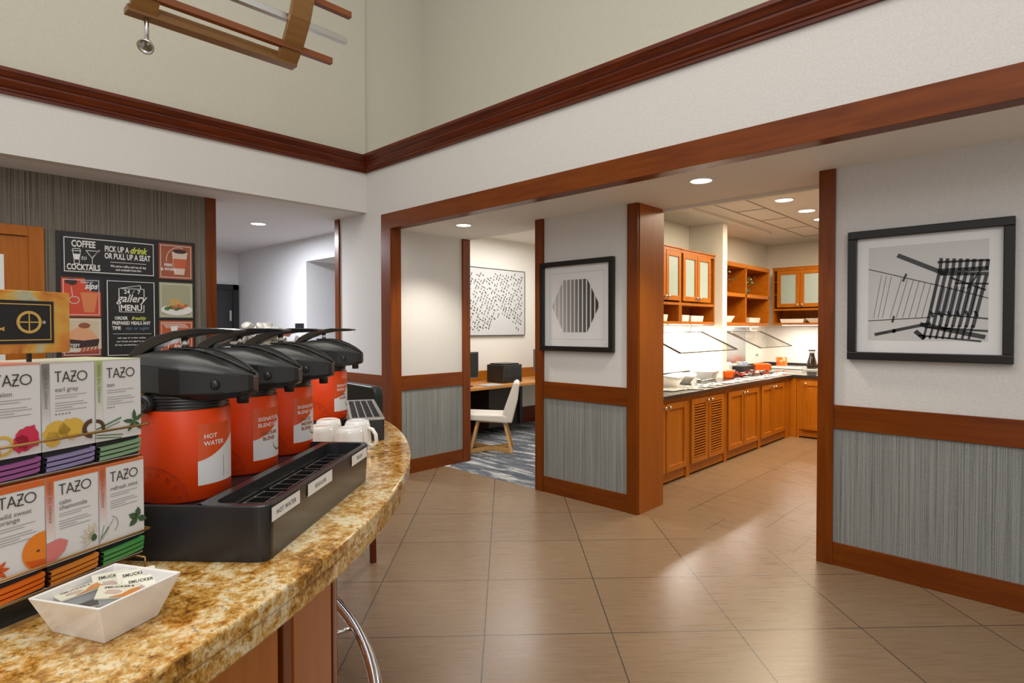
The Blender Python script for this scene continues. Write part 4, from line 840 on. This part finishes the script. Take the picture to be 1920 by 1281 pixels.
# office: field of black dashes
t, W_, H_ = picture('large white canvas of scattered black dashes on the office wall', 5.28, 6.50, 1.335, 2.305, -6.10, PI/2, .010, M_frame, .035)
MB().box(.010, W_-.010, -.028, -.012, .010, H_-.010).build('canvas', mat('canvas_white', (.56, .56, .55, 1), .7, spec=.1), t)
mb = MB(); rnd = random.Random(5); d1 = Vector((.42, .91)); d2_ = Vector((.88, -.47))
for i in range(-14, 26):
    for j in range(-14, 24):
        p = Vector((.10, .45))+d1*(i*.048)+d2_*(j*.052)
        if not (.05 < p.x < W_-.07 and .07 < p.y < H_-.07): continue
        if (p.x/W_-.62)**2+(p.y/H_-.06)**2 < .05 or (p.x/W_-.35)**2*1.5+(p.y/H_-1.02)**2 < .02 or rnd.random() < .16: continue
        dd = d1 if rnd.random() < .62 else d2_; L = rnd.uniform(.020, .042); w_ = rnd.uniform(.011, .016)
        q = p+Vector((rnd.uniform(-.008, .008), rnd.uniform(-.008, .008))); mb.line(q-dd*L/2, q+dd*L/2, w_, -.0310)
o = mb.build('dash_print', M_ink, t)

# ------------------------------------------------------------------ business corner
struct('trim_14', B(-6.10, -6.07, 4.3, 7.5, .70, .84), W_kit['y'], 'orange wood upstand behind the desk')
dsk = thing('desk', 'long pale oak wall desk in the business corner', 'desk', (-6.06, 4.3, 0), 0)
MB().box(0, .70, 0, 3.2, .665, .70).build('desktop', W_desk, dsk, bevel=.003)
MB().box(.02, .45, 1.60, 1.65, .10, .665).build('support_panel', M_blackm, dsk)
MB().box(.02, .40, 1.05, 1.60, .10, .665).build('computer_cabinet', mat('dark_brown_laminate', (.025, .015, .010, 1), .5), dsk)
pr = thing('printer', 'black box-shaped laser printer on the oak desk', 'printer', (-5.53, 5.50, .70), 0)
MB().box(-.33, 0, 0, .36, .004, .245).build('housing', mat('dark_grey_plastic', (.030, .027, .025, 1), .4), pr, bevel=.008)
MB().box(-.30, -.03, .03, .33, .245, .262).build('output_tray', M_black, pr, bevel=.006); MB().box(.0, .004, .03, .33, .075, .20).build('front_panel', M_blackr, pr, bevel=.002); MB().box(.0, .006, .02, .34, .012, .068).build('paper_drawer', M_black, pr, bevel=.002)
def monitor(label, loc, rz):
    t = thing('computer_monitor', label, 'monitor', loc, rz, 'monitors on the desk')
    MB().box(-.24, .24, -.012, .012, .10, .44).build('bezel', mat('grey_bezel', (.12, .12, .125, 1), .4), t, bevel=.004); MB().box(-.228, .228, -.0135, -.0115, .115, .425).build('screen', M_black, t)
    MB().box(-.03, .03, .0, .02, .01, .14).build('stand_post', M_blackr, t); MB().prism(rr(-.11, .11, -.08, .08, .02), 0, .012).build('stand_base', M_blackr, t)
monitor('black screen monitor partly hidden by the post to the right of the printer', (-5.66, 6.46, .70), PI/2+.1)
monitor('black screen monitor at the left edge of the office doorway', (-5.60, 4.84, .70), PI/2-.1)
ppr = MB().box(0, .22, 0, .30, 0, .006).build('newspaper', mat('newsprint', (.42, .42, .42, 1), .7)); tag(ppr, 'grey folded newspaper lying on the oak desk left of the printer', 'newspaper'); ppr.location = (-5.62, 5.08, .701)
# chair facing the desk, seen in profile
ch = thing('office_chair', 'cream leather chair with crossed pale oak sled legs at the desk', 'chair', (-4.85, 4.88, 0), math.atan2(-.68, -.73)-PI/2)
# local +y = facing direction, x = across
def prof_ext(pts, w_): return [[(-w_, y_, z_) for y_, z_ in pts], [(w_, y_, z_) for y_, z_ in pts]]
MB().loft(prof_ext([(-.02, .345), (.46, .385), (.48, .42), (.46, .455), (.03, .440), (-.01, .42)], .215), smooth=False).build('seat', M_cream, ch, bevel=.018, seg=3)
MB().loft(prof_ext([(-.06, .345), (.04, .36), (.05, .44), (-.08, .80), (-.115, .825), (-.15, .80), (-.13, .62)], .205), smooth=False).build('backrest', M_cream, ch, bevel=.018, seg=3)
for sx in (-1, 1):
    MB().bar((sx*.20, -.06, .0), (sx*.13, .03, .36), .03, .055).build('leg', W_oak, ch, bevel=.003); MB().bar((sx*.20, .42, .0), (sx*.13, .34, .36), .03, .055).build('leg', W_oak, ch, bevel=.003)
MB().bar((-.20, -.06, .025), (.20, .42, .025), .035, .045).build('cross_rail', W_oak, ch); MB().bar((.20, -.06, .026), (-.20, .42, .026), .035, .043).build('cross_rail', W_oak, ch)
MB().bar((-.14, .03, .335), (.14, .03, .335), .03, .03).build('seat_rail', W_oak, ch); MB().bar((0, .03, .333), (0, .36, .345), .03, .028).build('seat_rail', W_oak, ch)

# ------------------------------------------------------------------ kitchen cabinets
M_gap_shade = mat('painted_gap_shade', (.10, .03, .004, 1), .6)  # shade between louvre slats, painted as a dark wood colour
def door_leaf(par, y0, y1, z0, z1, panel_m, X=0, fr=.055, knob=None, louver=False, name='door'):
    mb = MB(); mb.box(X, X+.02, y0, y1, z0, z0+fr).box(X, X+.02, y0, y1, z1-fr, z1).box(X, X+.02, y0, y0+fr, z0+fr, z1-fr).box(X, X+.02, y1-fr, y1, z0+fr, z1-fr)
    d_ = mb.build(name, W_kit['z'], par, bevel=.0025)
    if louver:
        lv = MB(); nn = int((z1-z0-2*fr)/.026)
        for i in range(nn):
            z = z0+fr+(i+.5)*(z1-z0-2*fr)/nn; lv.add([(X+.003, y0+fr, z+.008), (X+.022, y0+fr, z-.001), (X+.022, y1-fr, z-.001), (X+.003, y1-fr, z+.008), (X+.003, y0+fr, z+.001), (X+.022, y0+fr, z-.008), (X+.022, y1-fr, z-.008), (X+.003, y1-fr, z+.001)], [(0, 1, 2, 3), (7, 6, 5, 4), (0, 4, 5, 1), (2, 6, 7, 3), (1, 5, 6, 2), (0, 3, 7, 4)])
        lv.build('louvre_slats', W_kit['y'], d_); MB().box(X-.003, X+.001, y0+fr, y1-fr, z0+fr, z1-fr).build('gap_shade', M_gap_shade, d_)  # dark sheet added behind the slats to paint the shade in their gaps
    else: MB().box(X+.002, X+.009, y0+fr, y1-fr, z0+fr, z1-fr).build('inset_panel', panel_m, d_)
    if knob is not None:
        mb = MB(); mb.M = Matrix.Translation((X+.02, knob[0], knob[1])) @ Matrix.Rotation(PI/2, 4, 'Y'); mb.lathe([(.006, 0), (.006, .012), (.015, .018), (.016, .026), (.010, .031), (0, .032)], 16); mb.build('knob', M_nickel, d_)
    return d_
def base_cab(loc, rz, w_, label, doors, louver=False, dep=.86):
    t = thing('base_cabinet', label, 'cabinet', loc, rz, 'base cabinets of the breakfast kitchen')
    MB().box(-dep, 0, 0, w_, .11, .79).build('carcass', W_kit['z'], t); MB().box(-dep, -.012, .01, w_-.01, .018, .11).build('toe_kick', W_kit['y'], t)
    for sy in (0, w_-.03): MB().box(-.012, .004, sy, sy+.03, 0, .79).build('face_stile', W_kit['z'], t)
    for i, (a, b_, kn) in enumerate(doors): door_leaf(t, a, b_, .115, .745, W_kit['z'], .002, knob=(kn, .715), louver=louver)
    return t
XK = -2.68
base_cab((XK, 4.26, 0), 0, .915, 'plain-door base cabinet nearest the wood end panel', [(.06, .455, .425), (.475, .865, .505)])
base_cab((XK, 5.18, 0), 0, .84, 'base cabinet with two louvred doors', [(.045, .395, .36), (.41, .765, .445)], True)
base_cab((XK, 6.025, 0), 0, .935, 'plain-door base cabinet just past the louvred one', [(.04, .44, .41), (.455, .875, .485)])
base_cab((XK, 6.965, 0), 0, .90, 'plain-door base cabinet in the run, last before the corner', [(.035, .385, .35), (.40, .79, .43)])
t = thing('corner_post', 'plain wood filler post between the two cabinet runs', 'post', (XK, 7.87, 0), 0); MB().box(-.10, .004, 0, .16, 0, .79).box(-.01, .078, .155, .1635, 0, .79).build('filler', W_kit['z'], t)
t = base_cab((-2.60, 8.04, 0), -PI/2, .95, 'single-panel base cabinet on the back wall at the inner corner', [(.08, .80, .12)], dep=1.40)
t = base_cab((-1.645, 8.04, 0), -PI/2, .95, 'base cabinet on the back wall hidden mostly by the right post', [(.05, .90, .12)], dep=1.40)
wt = thing('worktop', 'black stone worktop running round the kitchen corner', 'worktop', (-2.64, 4.225, .79), 0)
MB().prism([(0, 0), (0, 3.785), (1.95, 3.785), (1.95, 5.265), (-.905, 5.265), (-.905, 0)], 0, .035).build('slab', M_stone, wt, bevel=.003)
MB().box(-.905, -.885, 0, 2.64, .035, .11).box(-.905, -.885, 2.785, 5.265, .035, .11).box(-.885, 1.95, 5.245, 5.265, .035, .11).build('backsplash', M_stone, wt)
ZK = .827
# upper cabinets with frosted doors
def upper(loc, rz, w_, label, doors, divs, dep=.33, z1=.86):
    t = thing('wall_cabinet', label, 'cabinet', loc, rz, 'glass-door wall cabinets')
    mb = MB().box(-dep, 0, 0, .02, 0, z1).box(-dep, 0, w_-.02, w_, 0, z1).box(-dep, 0, .02, w_-.02, z1-.05, z1).box(-dep, 0, .02, w_-.02, 0, .030).box(-dep, -dep+.01, .02, w_-.02, .03, z1-.05).box(-dep, 0, .02, w_-.02, .215, .245)
    for d_ in divs: mb.box(-dep, 0, d_-.012, d_+.012, .03, .215)
    mb.build('carcass', W_kit['z'], t, bevel=.002)
    MB().box(-dep, .012, -.005, w_+.005, z1-.012, z1).build('top_moulding', W_kit['y'], t)
    for a, b_, kn in doors: door_leaf(t, a, b_, .262, z1-.055, M_frost, .001, .055, knob=(kn, .30), name='glass_door')
    for z in (.45, .64): MB().box(-dep+.02, -.03, .02, w_-.02, z, z+.015).build('inner_shelf', W_kit['y'], t)
    MB().box(-.20, -.12, .1, w_-.1, -.008, 0).build('light_strip', M_led, t)
    l = light('AREA', 'under_cabinet_lamp', (0, 0, 0), 8, (1, .95, .86), shape='RECTANGLE', size=.06, size_y=w_-.2); l.parent = t; l.location = (-.16, w_/2, -.012)
    return t
upper((-3.20, 5.28, 1.487), 0, .72, 'wall cabinet with frosted glass doors next to the brightened end panel', [(.03, .36, .33), (.37, .70, .40)], [.70])
upper((-3.20, 6.00, 1.487), 0, .868, 'wall cabinet with frosted glass doors beside the white column', [(.03, .37, .335), (.38, .72, .415)], [.02], z1=.855)
upper((-3.27, 9.0, 1.487), -PI/2, 1.30, 'wall cabinet with frosted glass doors on the back wall', [(.07, .395, .365), (.40, .73, .43), (.76, 1.08, 1.05)], [])
sh = thing('open_shelf_unit', 'open honey-coloured wall shelf of four cubbies', 'shelf', (-3.20, 7.02, 1.466), 0)
mb = MB()
for z in (0, .392, .785): mb.box(-.33, 0, 0, 1.66, z, z+(.048 if z < .7 else .055))
for y_ in (0, .80, 1.63): mb.box(-.33, 0, y_, y_+.035, .04, .80)
mb.box(-.33, -.32, 0, 1.66, 0, .83); mb.build('carcass', W_kit['y'], sh, bevel=.002)
l = light('AREA', 'under_shelf_lamp', (0, 0, 0), 10, (1, .95, .86), shape='RECTANGLE', size=.06, size_y=1.4); l.parent = sh; l.location = (-.16, .83, -.012)
MB().box(-.20, -.12, .1, 1.56, -.008, -.0).build('light_strip', M_led, sh)
mr = MB().box(-3.548, -3.54, 7.02, 8.66, .945, 1.455).build('steel_backsplash', M_steel); tag(mr, 'mirror-like steel backsplash panel under the open shelf', 'backsplash')
# dishes in niches
def square_bowl(loc, w_, d_, h_, label, grp, rz=0, m_=M_ceramic, bt=.62):
    t = MB().loft([[(-w_/2*bt, -d_/2*bt, 0), (w_/2*bt, -d_/2*bt, 0), (w_/2*bt, d_/2*bt, 0), (-w_/2*bt, d_/2*bt, 0)], [(-w_/2, -d_/2, h_), (w_/2, -d_/2, h_), (w_/2, d_/2, h_), (-w_/2, d_/2, h_)], [(-w_/2*.9, -d_/2*.9, h_), (w_/2*.9, -d_/2*.9, h_), (w_/2*.9, d_/2*.9, h_), (-w_/2*.9, d_/2*.9, h_)], [(-w_/2*bt*.85, -d_/2*bt*.85, h_*.15), (w_/2*bt*.85, -d_/2*bt*.85, h_*.15), (w_/2*bt*.85, d_/2*bt*.85, h_*.15), (-w_/2*bt*.85, d_/2*bt*.85, h_*.15)]], smooth=False).build('serving_bowl', m_, bevel=.004)
    t.location = loc; t.rotation_euler = (0, 0, rz); tag(t, label, 'bowl', grp); return t
gN = 'white dishes in the wall cabinet niches'
zN = 1.5175
square_bowl((-3.30, 5.66, zN), .16, .20, .075, 'white square dish in the niche of the nearest wall cabinet', gN, bt=.9)
square_bowl((-3.30, 6.17, zN), .16, .17, .075, 'white square dish, left of two in the niche beside the white column', gN, bt=.9)
square_bowl((-3.30, 6.46, zN), .16, .32, .070, 'long white dish, right of two in the niche beside the white column', gN, bt=.92)
square_bowl((-3.28, 7.30, 1.516), .16, .36, .085, 'white flared dish in the lower left cubby', gN, bt=.65)
square_bowl((-3.28, 8.15, 1.516), .16, .38, .070, 'long white dish in the lower right cubby', gN, bt=.9)
square_bowl((-3.00, 9.10, zN), .34, .16, .060, 'long white dish at the left of the back wall cabinet niche', gN, bt=.92)
square_bowl((-2.70, 9.10, zN), .22, .16, .065, 'small flared white dish in the middle of the back wall cabinet niche', gN, bt=.5)
square_bowl((-2.42, 9.10, zN), .24, .16, .065, 'white dish beside the post in the back wall cabinet niche', gN, bt=.9)
def ivy(loc, label, seed):
    t = thing('potted_ivy', label, 'plant', loc, 0, 'small plants on the open shelf'); t.scale = (1.35, 1.35, 1.2); rnd = random.Random(seed)
    MB().lathe([(.035, 0), (.05, .07), (.046, .07), (.033, .01)], 16).build('pot', flat('dark_green_pot', 50, 75, 50), t)
    mb = MB()
    for i in range(46):
        a, e = rnd.uniform(0, 6.3), rnd.uniform(-.3, 1.4); R_ = rnd.uniform(.03, .13); c_ = Vector((R_*math.cos(a)*math.cos(e), R_*math.sin(a)*math.cos(e), .11+R_*math.sin(e)*1.1)); d_ = Vector((rnd.uniform(-1, 1), rnd.uniform(-1, 1), rnd.uniform(-.4, .8))).normalized()*.024; e_ = d_.cross(Vector((0, 0, 1))).normalized()*.014
        mb.add([c_-d_, c_-e_*1.1, c_+d_, c_+e_*1.1], [(0, 1, 2, 3)])
    mb.build('foliage', mat('variegated_leaf_%d' % seed, (.15, .26, .09, 1) if seed % 2 else (.20, .30, .13, 1), .6), t)
    mb = MB()
    for i in range(22):
        a, e = rnd.uniform(0, 6.3), rnd.uniform(0, 1.4); R_ = rnd.uniform(.08, .135); c_ = Vector((R_*math.cos(a)*math.cos(e), R_*math.sin(a)*math.cos(e), .11+R_*math.sin(e))); d_ = Vector((rnd.uniform(-1, 1), rnd.uniform(-1, 1), .3)).normalized()*.015; e_ = d_.cross(Vector((0, 0, 1))).normalized()*.009
        mb.add([c_-d_, c_-e_, c_+d_, c_+e_], [(0, 1, 2, 3)])
    mb.build('pale_leaves', mat('pale_leaf_%d' % seed, (.55, .60, .42, 1), .6), t)
ivy((-3.30, 7.26, 1.906), 'small ivy plant in the upper left cubby, half cut by the white column', 1)
ivy((-3.30, 8.03, 1.906), 'small ivy plant in the upper right cubby', 2)
# sneeze guards
def guard(label, y0, y1, hx):
    t = thing('sneeze_guard', label, 'glass guard', (0, 0, 0), 0, 'glass sneeze guards over the buffet')
    lo, hi = (-2.72, 1.197), (-3.15, 1.394); th = Vector((.0036, .0075))
    P = [(lo[0], lo[1]), (hi[0], hi[1]), (hi[0]+th.x, hi[1]+th.y), (lo[0]+th.x, lo[1]+th.y)]
    MB().add([(x, y0, z) for x, z in P]+[(x, y1, z) for x, z in P], [(0, 1, 2, 3), (7, 6, 5, 4), (0, 4, 5, 1), (1, 5, 6, 2), (2, 6, 7, 3), (3, 7, 4, 0)]).build('glass_pane', M_glass, t)
    for y_ in (y0, y1): MB().bar((lo[0], y_, lo[1]+.004), (hi[0], y_, hi[1]+.004), .014, .016).build('edge_strip', M_gedge, t)
    MB().bar((lo[0], y0, lo[1]+.003), (lo[0], y1, lo[1]+.003), .010, .011).build('edge_strip', M_gedge, t); MB().bar((hi[0], y0, hi[1]+.003), (hi[0], y1, hi[1]+.003), .007, .008).build('edge_strip', M_gedge, t)
    for y_ in (y0+.14, y1-.14): MB().bar((-3.225, y_, hi[1]+.002), (-3.225, y_, 1.4865 if y1 < 6.9 else 1.4655), .018, .018).bar((-3.234, y_, hi[1]+.007), (hi[0]+.01, y_, hi[1]+.007), .018, .014).build('hanger_post', M_nickel, t)
    MB().bar((lo[0]-.25, y0+.03, lo[1]+.118), (lo[0]-.36, y0+.03, lo[1]+.170), .05, .018).build('clamp', M_gedge, t)
guard('nearer sloping glass sneeze guard over the buffet', 5.10, 6.42, 0); guard('farther sloping glass sneeze guard over the buffet', 7.10, 8.20, 0)

# ------------------------------------------------------------------ breakfast things on the worktop
def shell_bowl(loc, r_, h_, label, rz=0):
    t = MB(); n_ = 28; rings = []
    for k_, (s_, z_) in enumerate(((.55, 0), (.60, .2), (.80, .6), (1.0, 1.0), (.96, 1.0), (.74, .6), (.5, .12), (.0, .10))):
        rings.append([(r_*s_*1.35*math.cos(2*PI*i/n_), r_*s_*math.sin(2*PI*i/n_), h_*z_*(1+.35*math.cos(2*PI*i/n_)**2 if z_ > .5 else 1)) for i in range(n_)])
    t.loft(rings, caps=False); o = t.build('wave_bowl', M_ceramic); o.location = loc; o.rotation_euler = (0, 0, rz); tag(o, label, 'bowl', 'white bowls on the buffet'); return o
plt = MB().prism(rr(-.19, .19, -.28, .28, .03), 0, .012).build('serving_platter', M_ceramic, bevel=.004); plt.location = (-2.97, 5.35, ZK); tag(plt, 'large flat white platter at the near end of the buffet', 'platter')
shell_bowl((-3.02, 5.42, ZK+.0125), .15, .10, 'large white wave-edged bowl standing on the platter', 1.3)
shell_bowl((-3.13, 5.92, ZK), .14, .085, 'white wave-edged bowl behind the one on the platter', 1.5)
square_bowl((-3.18, 6.62, ZK), .24, .30, .10, 'white square bowl between the wave bowls and the orange dish', 'white bowls on the buffet', .2, bt=.7)
M_od = mat('orange_ceramic_dish', (.78, .12, .008, 1), .2, coat=.4)
def odish(loc, w_, d_, h_, label, rz=0):
    t = thing('orange_dish', label, 'dish', loc, rz, 'orange dishes on the buffet')
    MB().loft([[(-w_/2*.88, -d_/2*.88, 0), (w_/2*.88, -d_/2*.88, 0), (w_/2*.88, d_/2*.88, 0), (-w_/2*.88, d_/2*.88, 0)], [(-w_/2, -d_/2, h_), (w_/2, -d_/2, h_), (w_/2, d_/2, h_), (-w_/2, d_/2, h_)], [(-w_/2*.9, -d_/2*.9, h_), (w_/2*.9, -d_/2*.9, h_), (w_/2*.9, d_/2*.9, h_), (-w_/2*.9, d_/2*.9, h_)], [(-w_/2*.8, -d_/2*.8, h_*.3), (w_/2*.8, -d_/2*.8, h_*.3), (w_/2*.8, d_/2*.8, h_*.3), (-w_/2*.8, d_/2*.8, h_*.3)]], smooth=False).build('dish_body', M_od, t, bevel=.004)
    MB().prism(rr(-w_/2*.86, w_/2*.86, -d_/2*.86, d_/2*.86, .01), h_*.55, h_*.62).build('butter_pats', M_ceramic, t)
odish((-3.10, 7.02, ZK), .17, .24, .085, 'orange rectangular dish in front of the white square bowl', .3)
odish((-3.26, 8.55, ZK+.001), .22, .34, .095, 'larger orange rectangular dish farther along the buffet', .5)
tr_ = MB().prism(rr(-.22, .22, -.17, .17, .02), 0, .035).build('white_tray', M_ceramic, bevel=.006); tr_.location = (-3.09, 9.22, ZK); tag(tr_, 'low white tray in the back corner of the worktop', 'tray')
jr = thing('orange_jar', 'orange cylindrical jar with spoon standing on the white tray', 'jar', (-3.20, 9.20, ZK+.036), 0); MB().lathe([(.075, 0), (.08, .01), (.08, .13), (.074, .13), (.07, .02)], 24).build('jar_body', M_od, jr); MB().tube([(.02, 0, .03), (.075, .0, .17)], .005).build('spoon', M_nickel, jr)
sp = MB().prism(rr(-.13, .13, -.11, .11, .02), 0, .012).build('small_plate', M_ceramic, bevel=.003); sp.location = (-2.73, 9.15, ZK); tag(sp, 'white plate under the dark bottle by the right post', 'plate')
bt_ = thing('syrup_bottle', 'dark brown syrup carafe with white collar by the right post', 'bottle', (-2.75, 9.15, ZK+.0125), 0)
MB().lathe([(.072, 0), (.075, .02), (.066, .10), (.045, .17), (.035, .22), (.036, .235)], 24).build('glass_body', mat('dark_syrup_glass', (.020, .010, .006, 1), .08, coat=.5), bt_)
MB().lathe([(.040, .235), (.044, .25), (.044, .262)], 24).build('collar', M_ceramic, bt_); MB().lathe([(.046, .262), (.050, .275), (.046, .282)], 24).build('cap', M_black, bt_)
bx = thing('packet_caddy', 'black caddy of sweetener packets below the shelf unit', 'caddy', (-3.34, 8.02, ZK), 0)
MB().box(-.10, .10, -.17, .17, 0, .09).build('caddy_box', M_black, bx, bevel=.004)
for k_ in range(4): mb = MB(); mb.M = Matrix.Translation((-.05+.03*k_, .04, .09)) @ Matrix.Rotation(.3*k_-.4, 4, 'Z') @ Matrix.Rotation(.25, 4, 'X'); mb.box(-.03, .03, -.003, .003, -.05, .055); mb.build('packet', flat('pale_blue_packet_%d' % k_, 175, 190, 225) if k_ % 2 else M_card, bx)
cn = thing('napkin_dispenser', 'white upright napkin holder beside the black caddy', 'holder', (-3.36, 7.60, ZK), .2); MB().box(-.05, .05, -.09, .09, 0, .13).build('holder_body', M_ceramic, cn, bevel=.006); MB().box(-.04, .04, -.07, .07, .13, .15).build('napkins', M_white, cn)
lad = thing('ladle', 'steel ladle lying on the counter between two white bowls', 'ladle', (-3.10, 6.25, ZK+.005), .8); MB().tube([(0, 0, .0), (.10, 0, .012), (.20, 0, .03)], .005).build('handle', M_nickel, lad); MB().sphere((0, 0, .012), .028, 12, sc=(1, 1, .55)).build('ladle_cup', M_nickel, lad)
cl = MB().tube([(0, 0, 0), (.05, .02, .05), (.10, 0, .06), (.12, -.04, .02)], .006).build('tongs', M_blackm); cl.location = (-3.32, 6.30, ZK+.006); tag(cl, 'dark tongs leaning behind the ladle', 'tongs')
# wrapped cutlery and portion packs along the worktop edge
rnd = random.Random(9); kf = None
for k_ in range(34):
    yq = 5.30+k_*.088; xq = -2.74-rnd.uniform(0, .10)-(.05 if k_ % 3 == 0 else 0)
    if kf is None:
        mb = MB().loft([[(-.07, -.014, 0), (-.07, .014, 0), (-.07, .010, .006), (-.07, -.010, .006)], [(0, -.018, 0), (0, .018, 0), (0, .012, .014), (0, -.012, .014)], [(.075, -.016, 0), (.075, .016, 0), (.075, .012, .007), (.075, -.012, .007)]]); kf = mb.build('wrapped_cutlery', M_ceramic); MB().box(-.068, .02, -.004, .004, .0072, .013).build('dark_handle', M_blackm, kf); o = kf
    else: o = kf.copy(); C.objects.link(o); c_ = kf.children[0].copy(); C.objects.link(c_); c_.parent = o
    tag(o, 'white napkin-wrapped cutlery in the row along the worktop edge', 'cutlery', 'wrapped cutlery along the worktop edge')
    o.location = (xq, yq, ZK+.0005); o.rotation_euler = (0, 0, rnd.uniform(-.35, .35)+.2)
rp = None
for k_ in range(30):
    if rp is None: rp = MB().lathe([(.016, 0), (.022, .016), (.023, .018), (0, .018)], 10).build('portion_cup', flat('tomato_red_foil', 195, 70, 50, .3)); o = rp
    else: o = rp.copy(); C.objects.link(o)
    yq = 7.22+rnd.uniform(0, .95); xq = -3.10+rnd.uniform(-.12, .14)
    tag(o, 'red foil portion cup scattered between the two orange dishes', 'portion cup', 'red portion cups on the buffet'); o.location = (xq, yq, ZK+.0012+(.019 if k_ % 3 == 0 else 0)); o.rotation_euler = (0, 0, rnd.uniform(0, 3))
wp = None
for k_ in range(26):
    if wp is None: wp = MB().lathe([(.018, 0), (.026, .02), (.028, .022), (0, .022)], 10).build('white_portion_cup', M_ceramic); o = wp
    else: o = wp.copy(); C.objects.link(o)
    yq = 7.25+rnd.uniform(0, 1.05); xq = -3.08+rnd.uniform(-.12, .24)
    tag(o, 'white sealed portion cup heaped around the red ones on the buffet', 'portion cup', 'white portion cups on the buffet'); o.location = (xq, yq, ZK+.0012+(.023 if k_ % 2 == 0 else 0)); o.rotation_euler = (0, 0, rnd.uniform(0, 3))
so = thing('wall_socket', 'white double wall socket at the kitchen corner', 'socket', (-3.55, 9.10, 1.02), PI/2); MB().box(-.06, .06, -.008, 0, -.045, .045).build('plate', M_white, so, bevel=.002)
for s_ in (-.028, .028): MB().box(s_-.018, s_+.018, -.010, -.008, -.02, .02).build('outlet', mat('grey_outlet', (.15, .15, .15, 1), .5), so)

# ------------------------------------------------------------------ hanging wood light sculpture
hz = thing('chandelier', 'hanging wooden slatted light frame with curved ribs and a small steel spotlight', 'chandelier', (-3.361, 1.564, 3.0), 0)
W_ch = wood('chandelier_maple', (.30, .155, .050, 1), (.22, .105, .032, 1), rough=.35, axis='y'); W_ch2 = wood('chandelier_cherry', (.24, .075, .022, 1), (.17, .05, .015, 1), rough=.35, axis='y')
# ribs curve in the x-z plane at y=0 and y=-.74
curve_ = [(0, -.006), (.10, .085), (.18, .19), (.235, .31), (.262, .44), (.262, .58), (.235, .72), (.17, .86), (.08, .97)]
def rib(y0):
    rg = []
    for i, (x, z_) in enumerate(curve_):
        a_ = Vector(curve_[max(0, i-1)]); b_ = Vector(curve_[min(len(curve_)-1, i+1)]); tt = (b_-a_).normalized(); nn = Vector((tt.y, -tt.x)); w_ = .017
        rg.append([(x-nn.x*w_, y0-.07, z_-nn.y*w_), (x+nn.x*w_, y0-.07, z_+nn.y*w_), (x+nn.x*w_, y0+.045, z_+nn.y*w_), (x-nn.x*w_, y0+.045, z_-nn.y*w_)])
    MB().loft(rg, smooth=False).build('curved_rib', W_ch, hz, bevel=.002)
rib(0); rib(-.72)
MB().box(-.045, .025, -.80, .046, -.018, .014).build('bottom_beam', W_ch, hz, bevel=.002); MB().box(-.055, -.035, -.76, .04, .012, .065).build('inner_batten', W_ch, hz)
for (x, z_, y1_, m_) in ((.105, .060, .235, W_ch2), (.165, .185, .30, M_nickel), (.215, .32, .30, W_ch2), (.232, .50, .25, M_nickel), (.21, .68, .28, W_ch2)):
    MB().bar((x-.03, -1.1, z_), (x-.03, y1_, z_), .036, .036).build('long_slat', m_, hz, bevel=.002)
for y_ in (-.7, .0): MB().tube([(.08, y_, .97), (.08, y_, 2.6)], .004).build('hanging_cable', M_nickel, hz)
MB().bar((.14, -.76, .93), (.14, .03, .93), .03, .05).build('top_beam', W_ch, hz)
mb = MB(); mb.tube([(.0, -.715, .01), (.0, -.715, -.135)], .0105, 10); mb.build('spot_arm', M_nickel, hz)
mb = MB(); mb.M = Matrix.Translation((0.005, -.715, -.150)) @ Matrix.Rotation(math.radians(150), 4, 'X') @ Matrix.Rotation(math.radians(30), 4, 'Y')
mb.lathe([(.0, -.028), (.014, -.026), (.023, -.010), (.037, .015), (.038, .026), (.032, .026), (.026, .012)], 24, cap=False); mb.build('spot_head', M_nickel, hz)
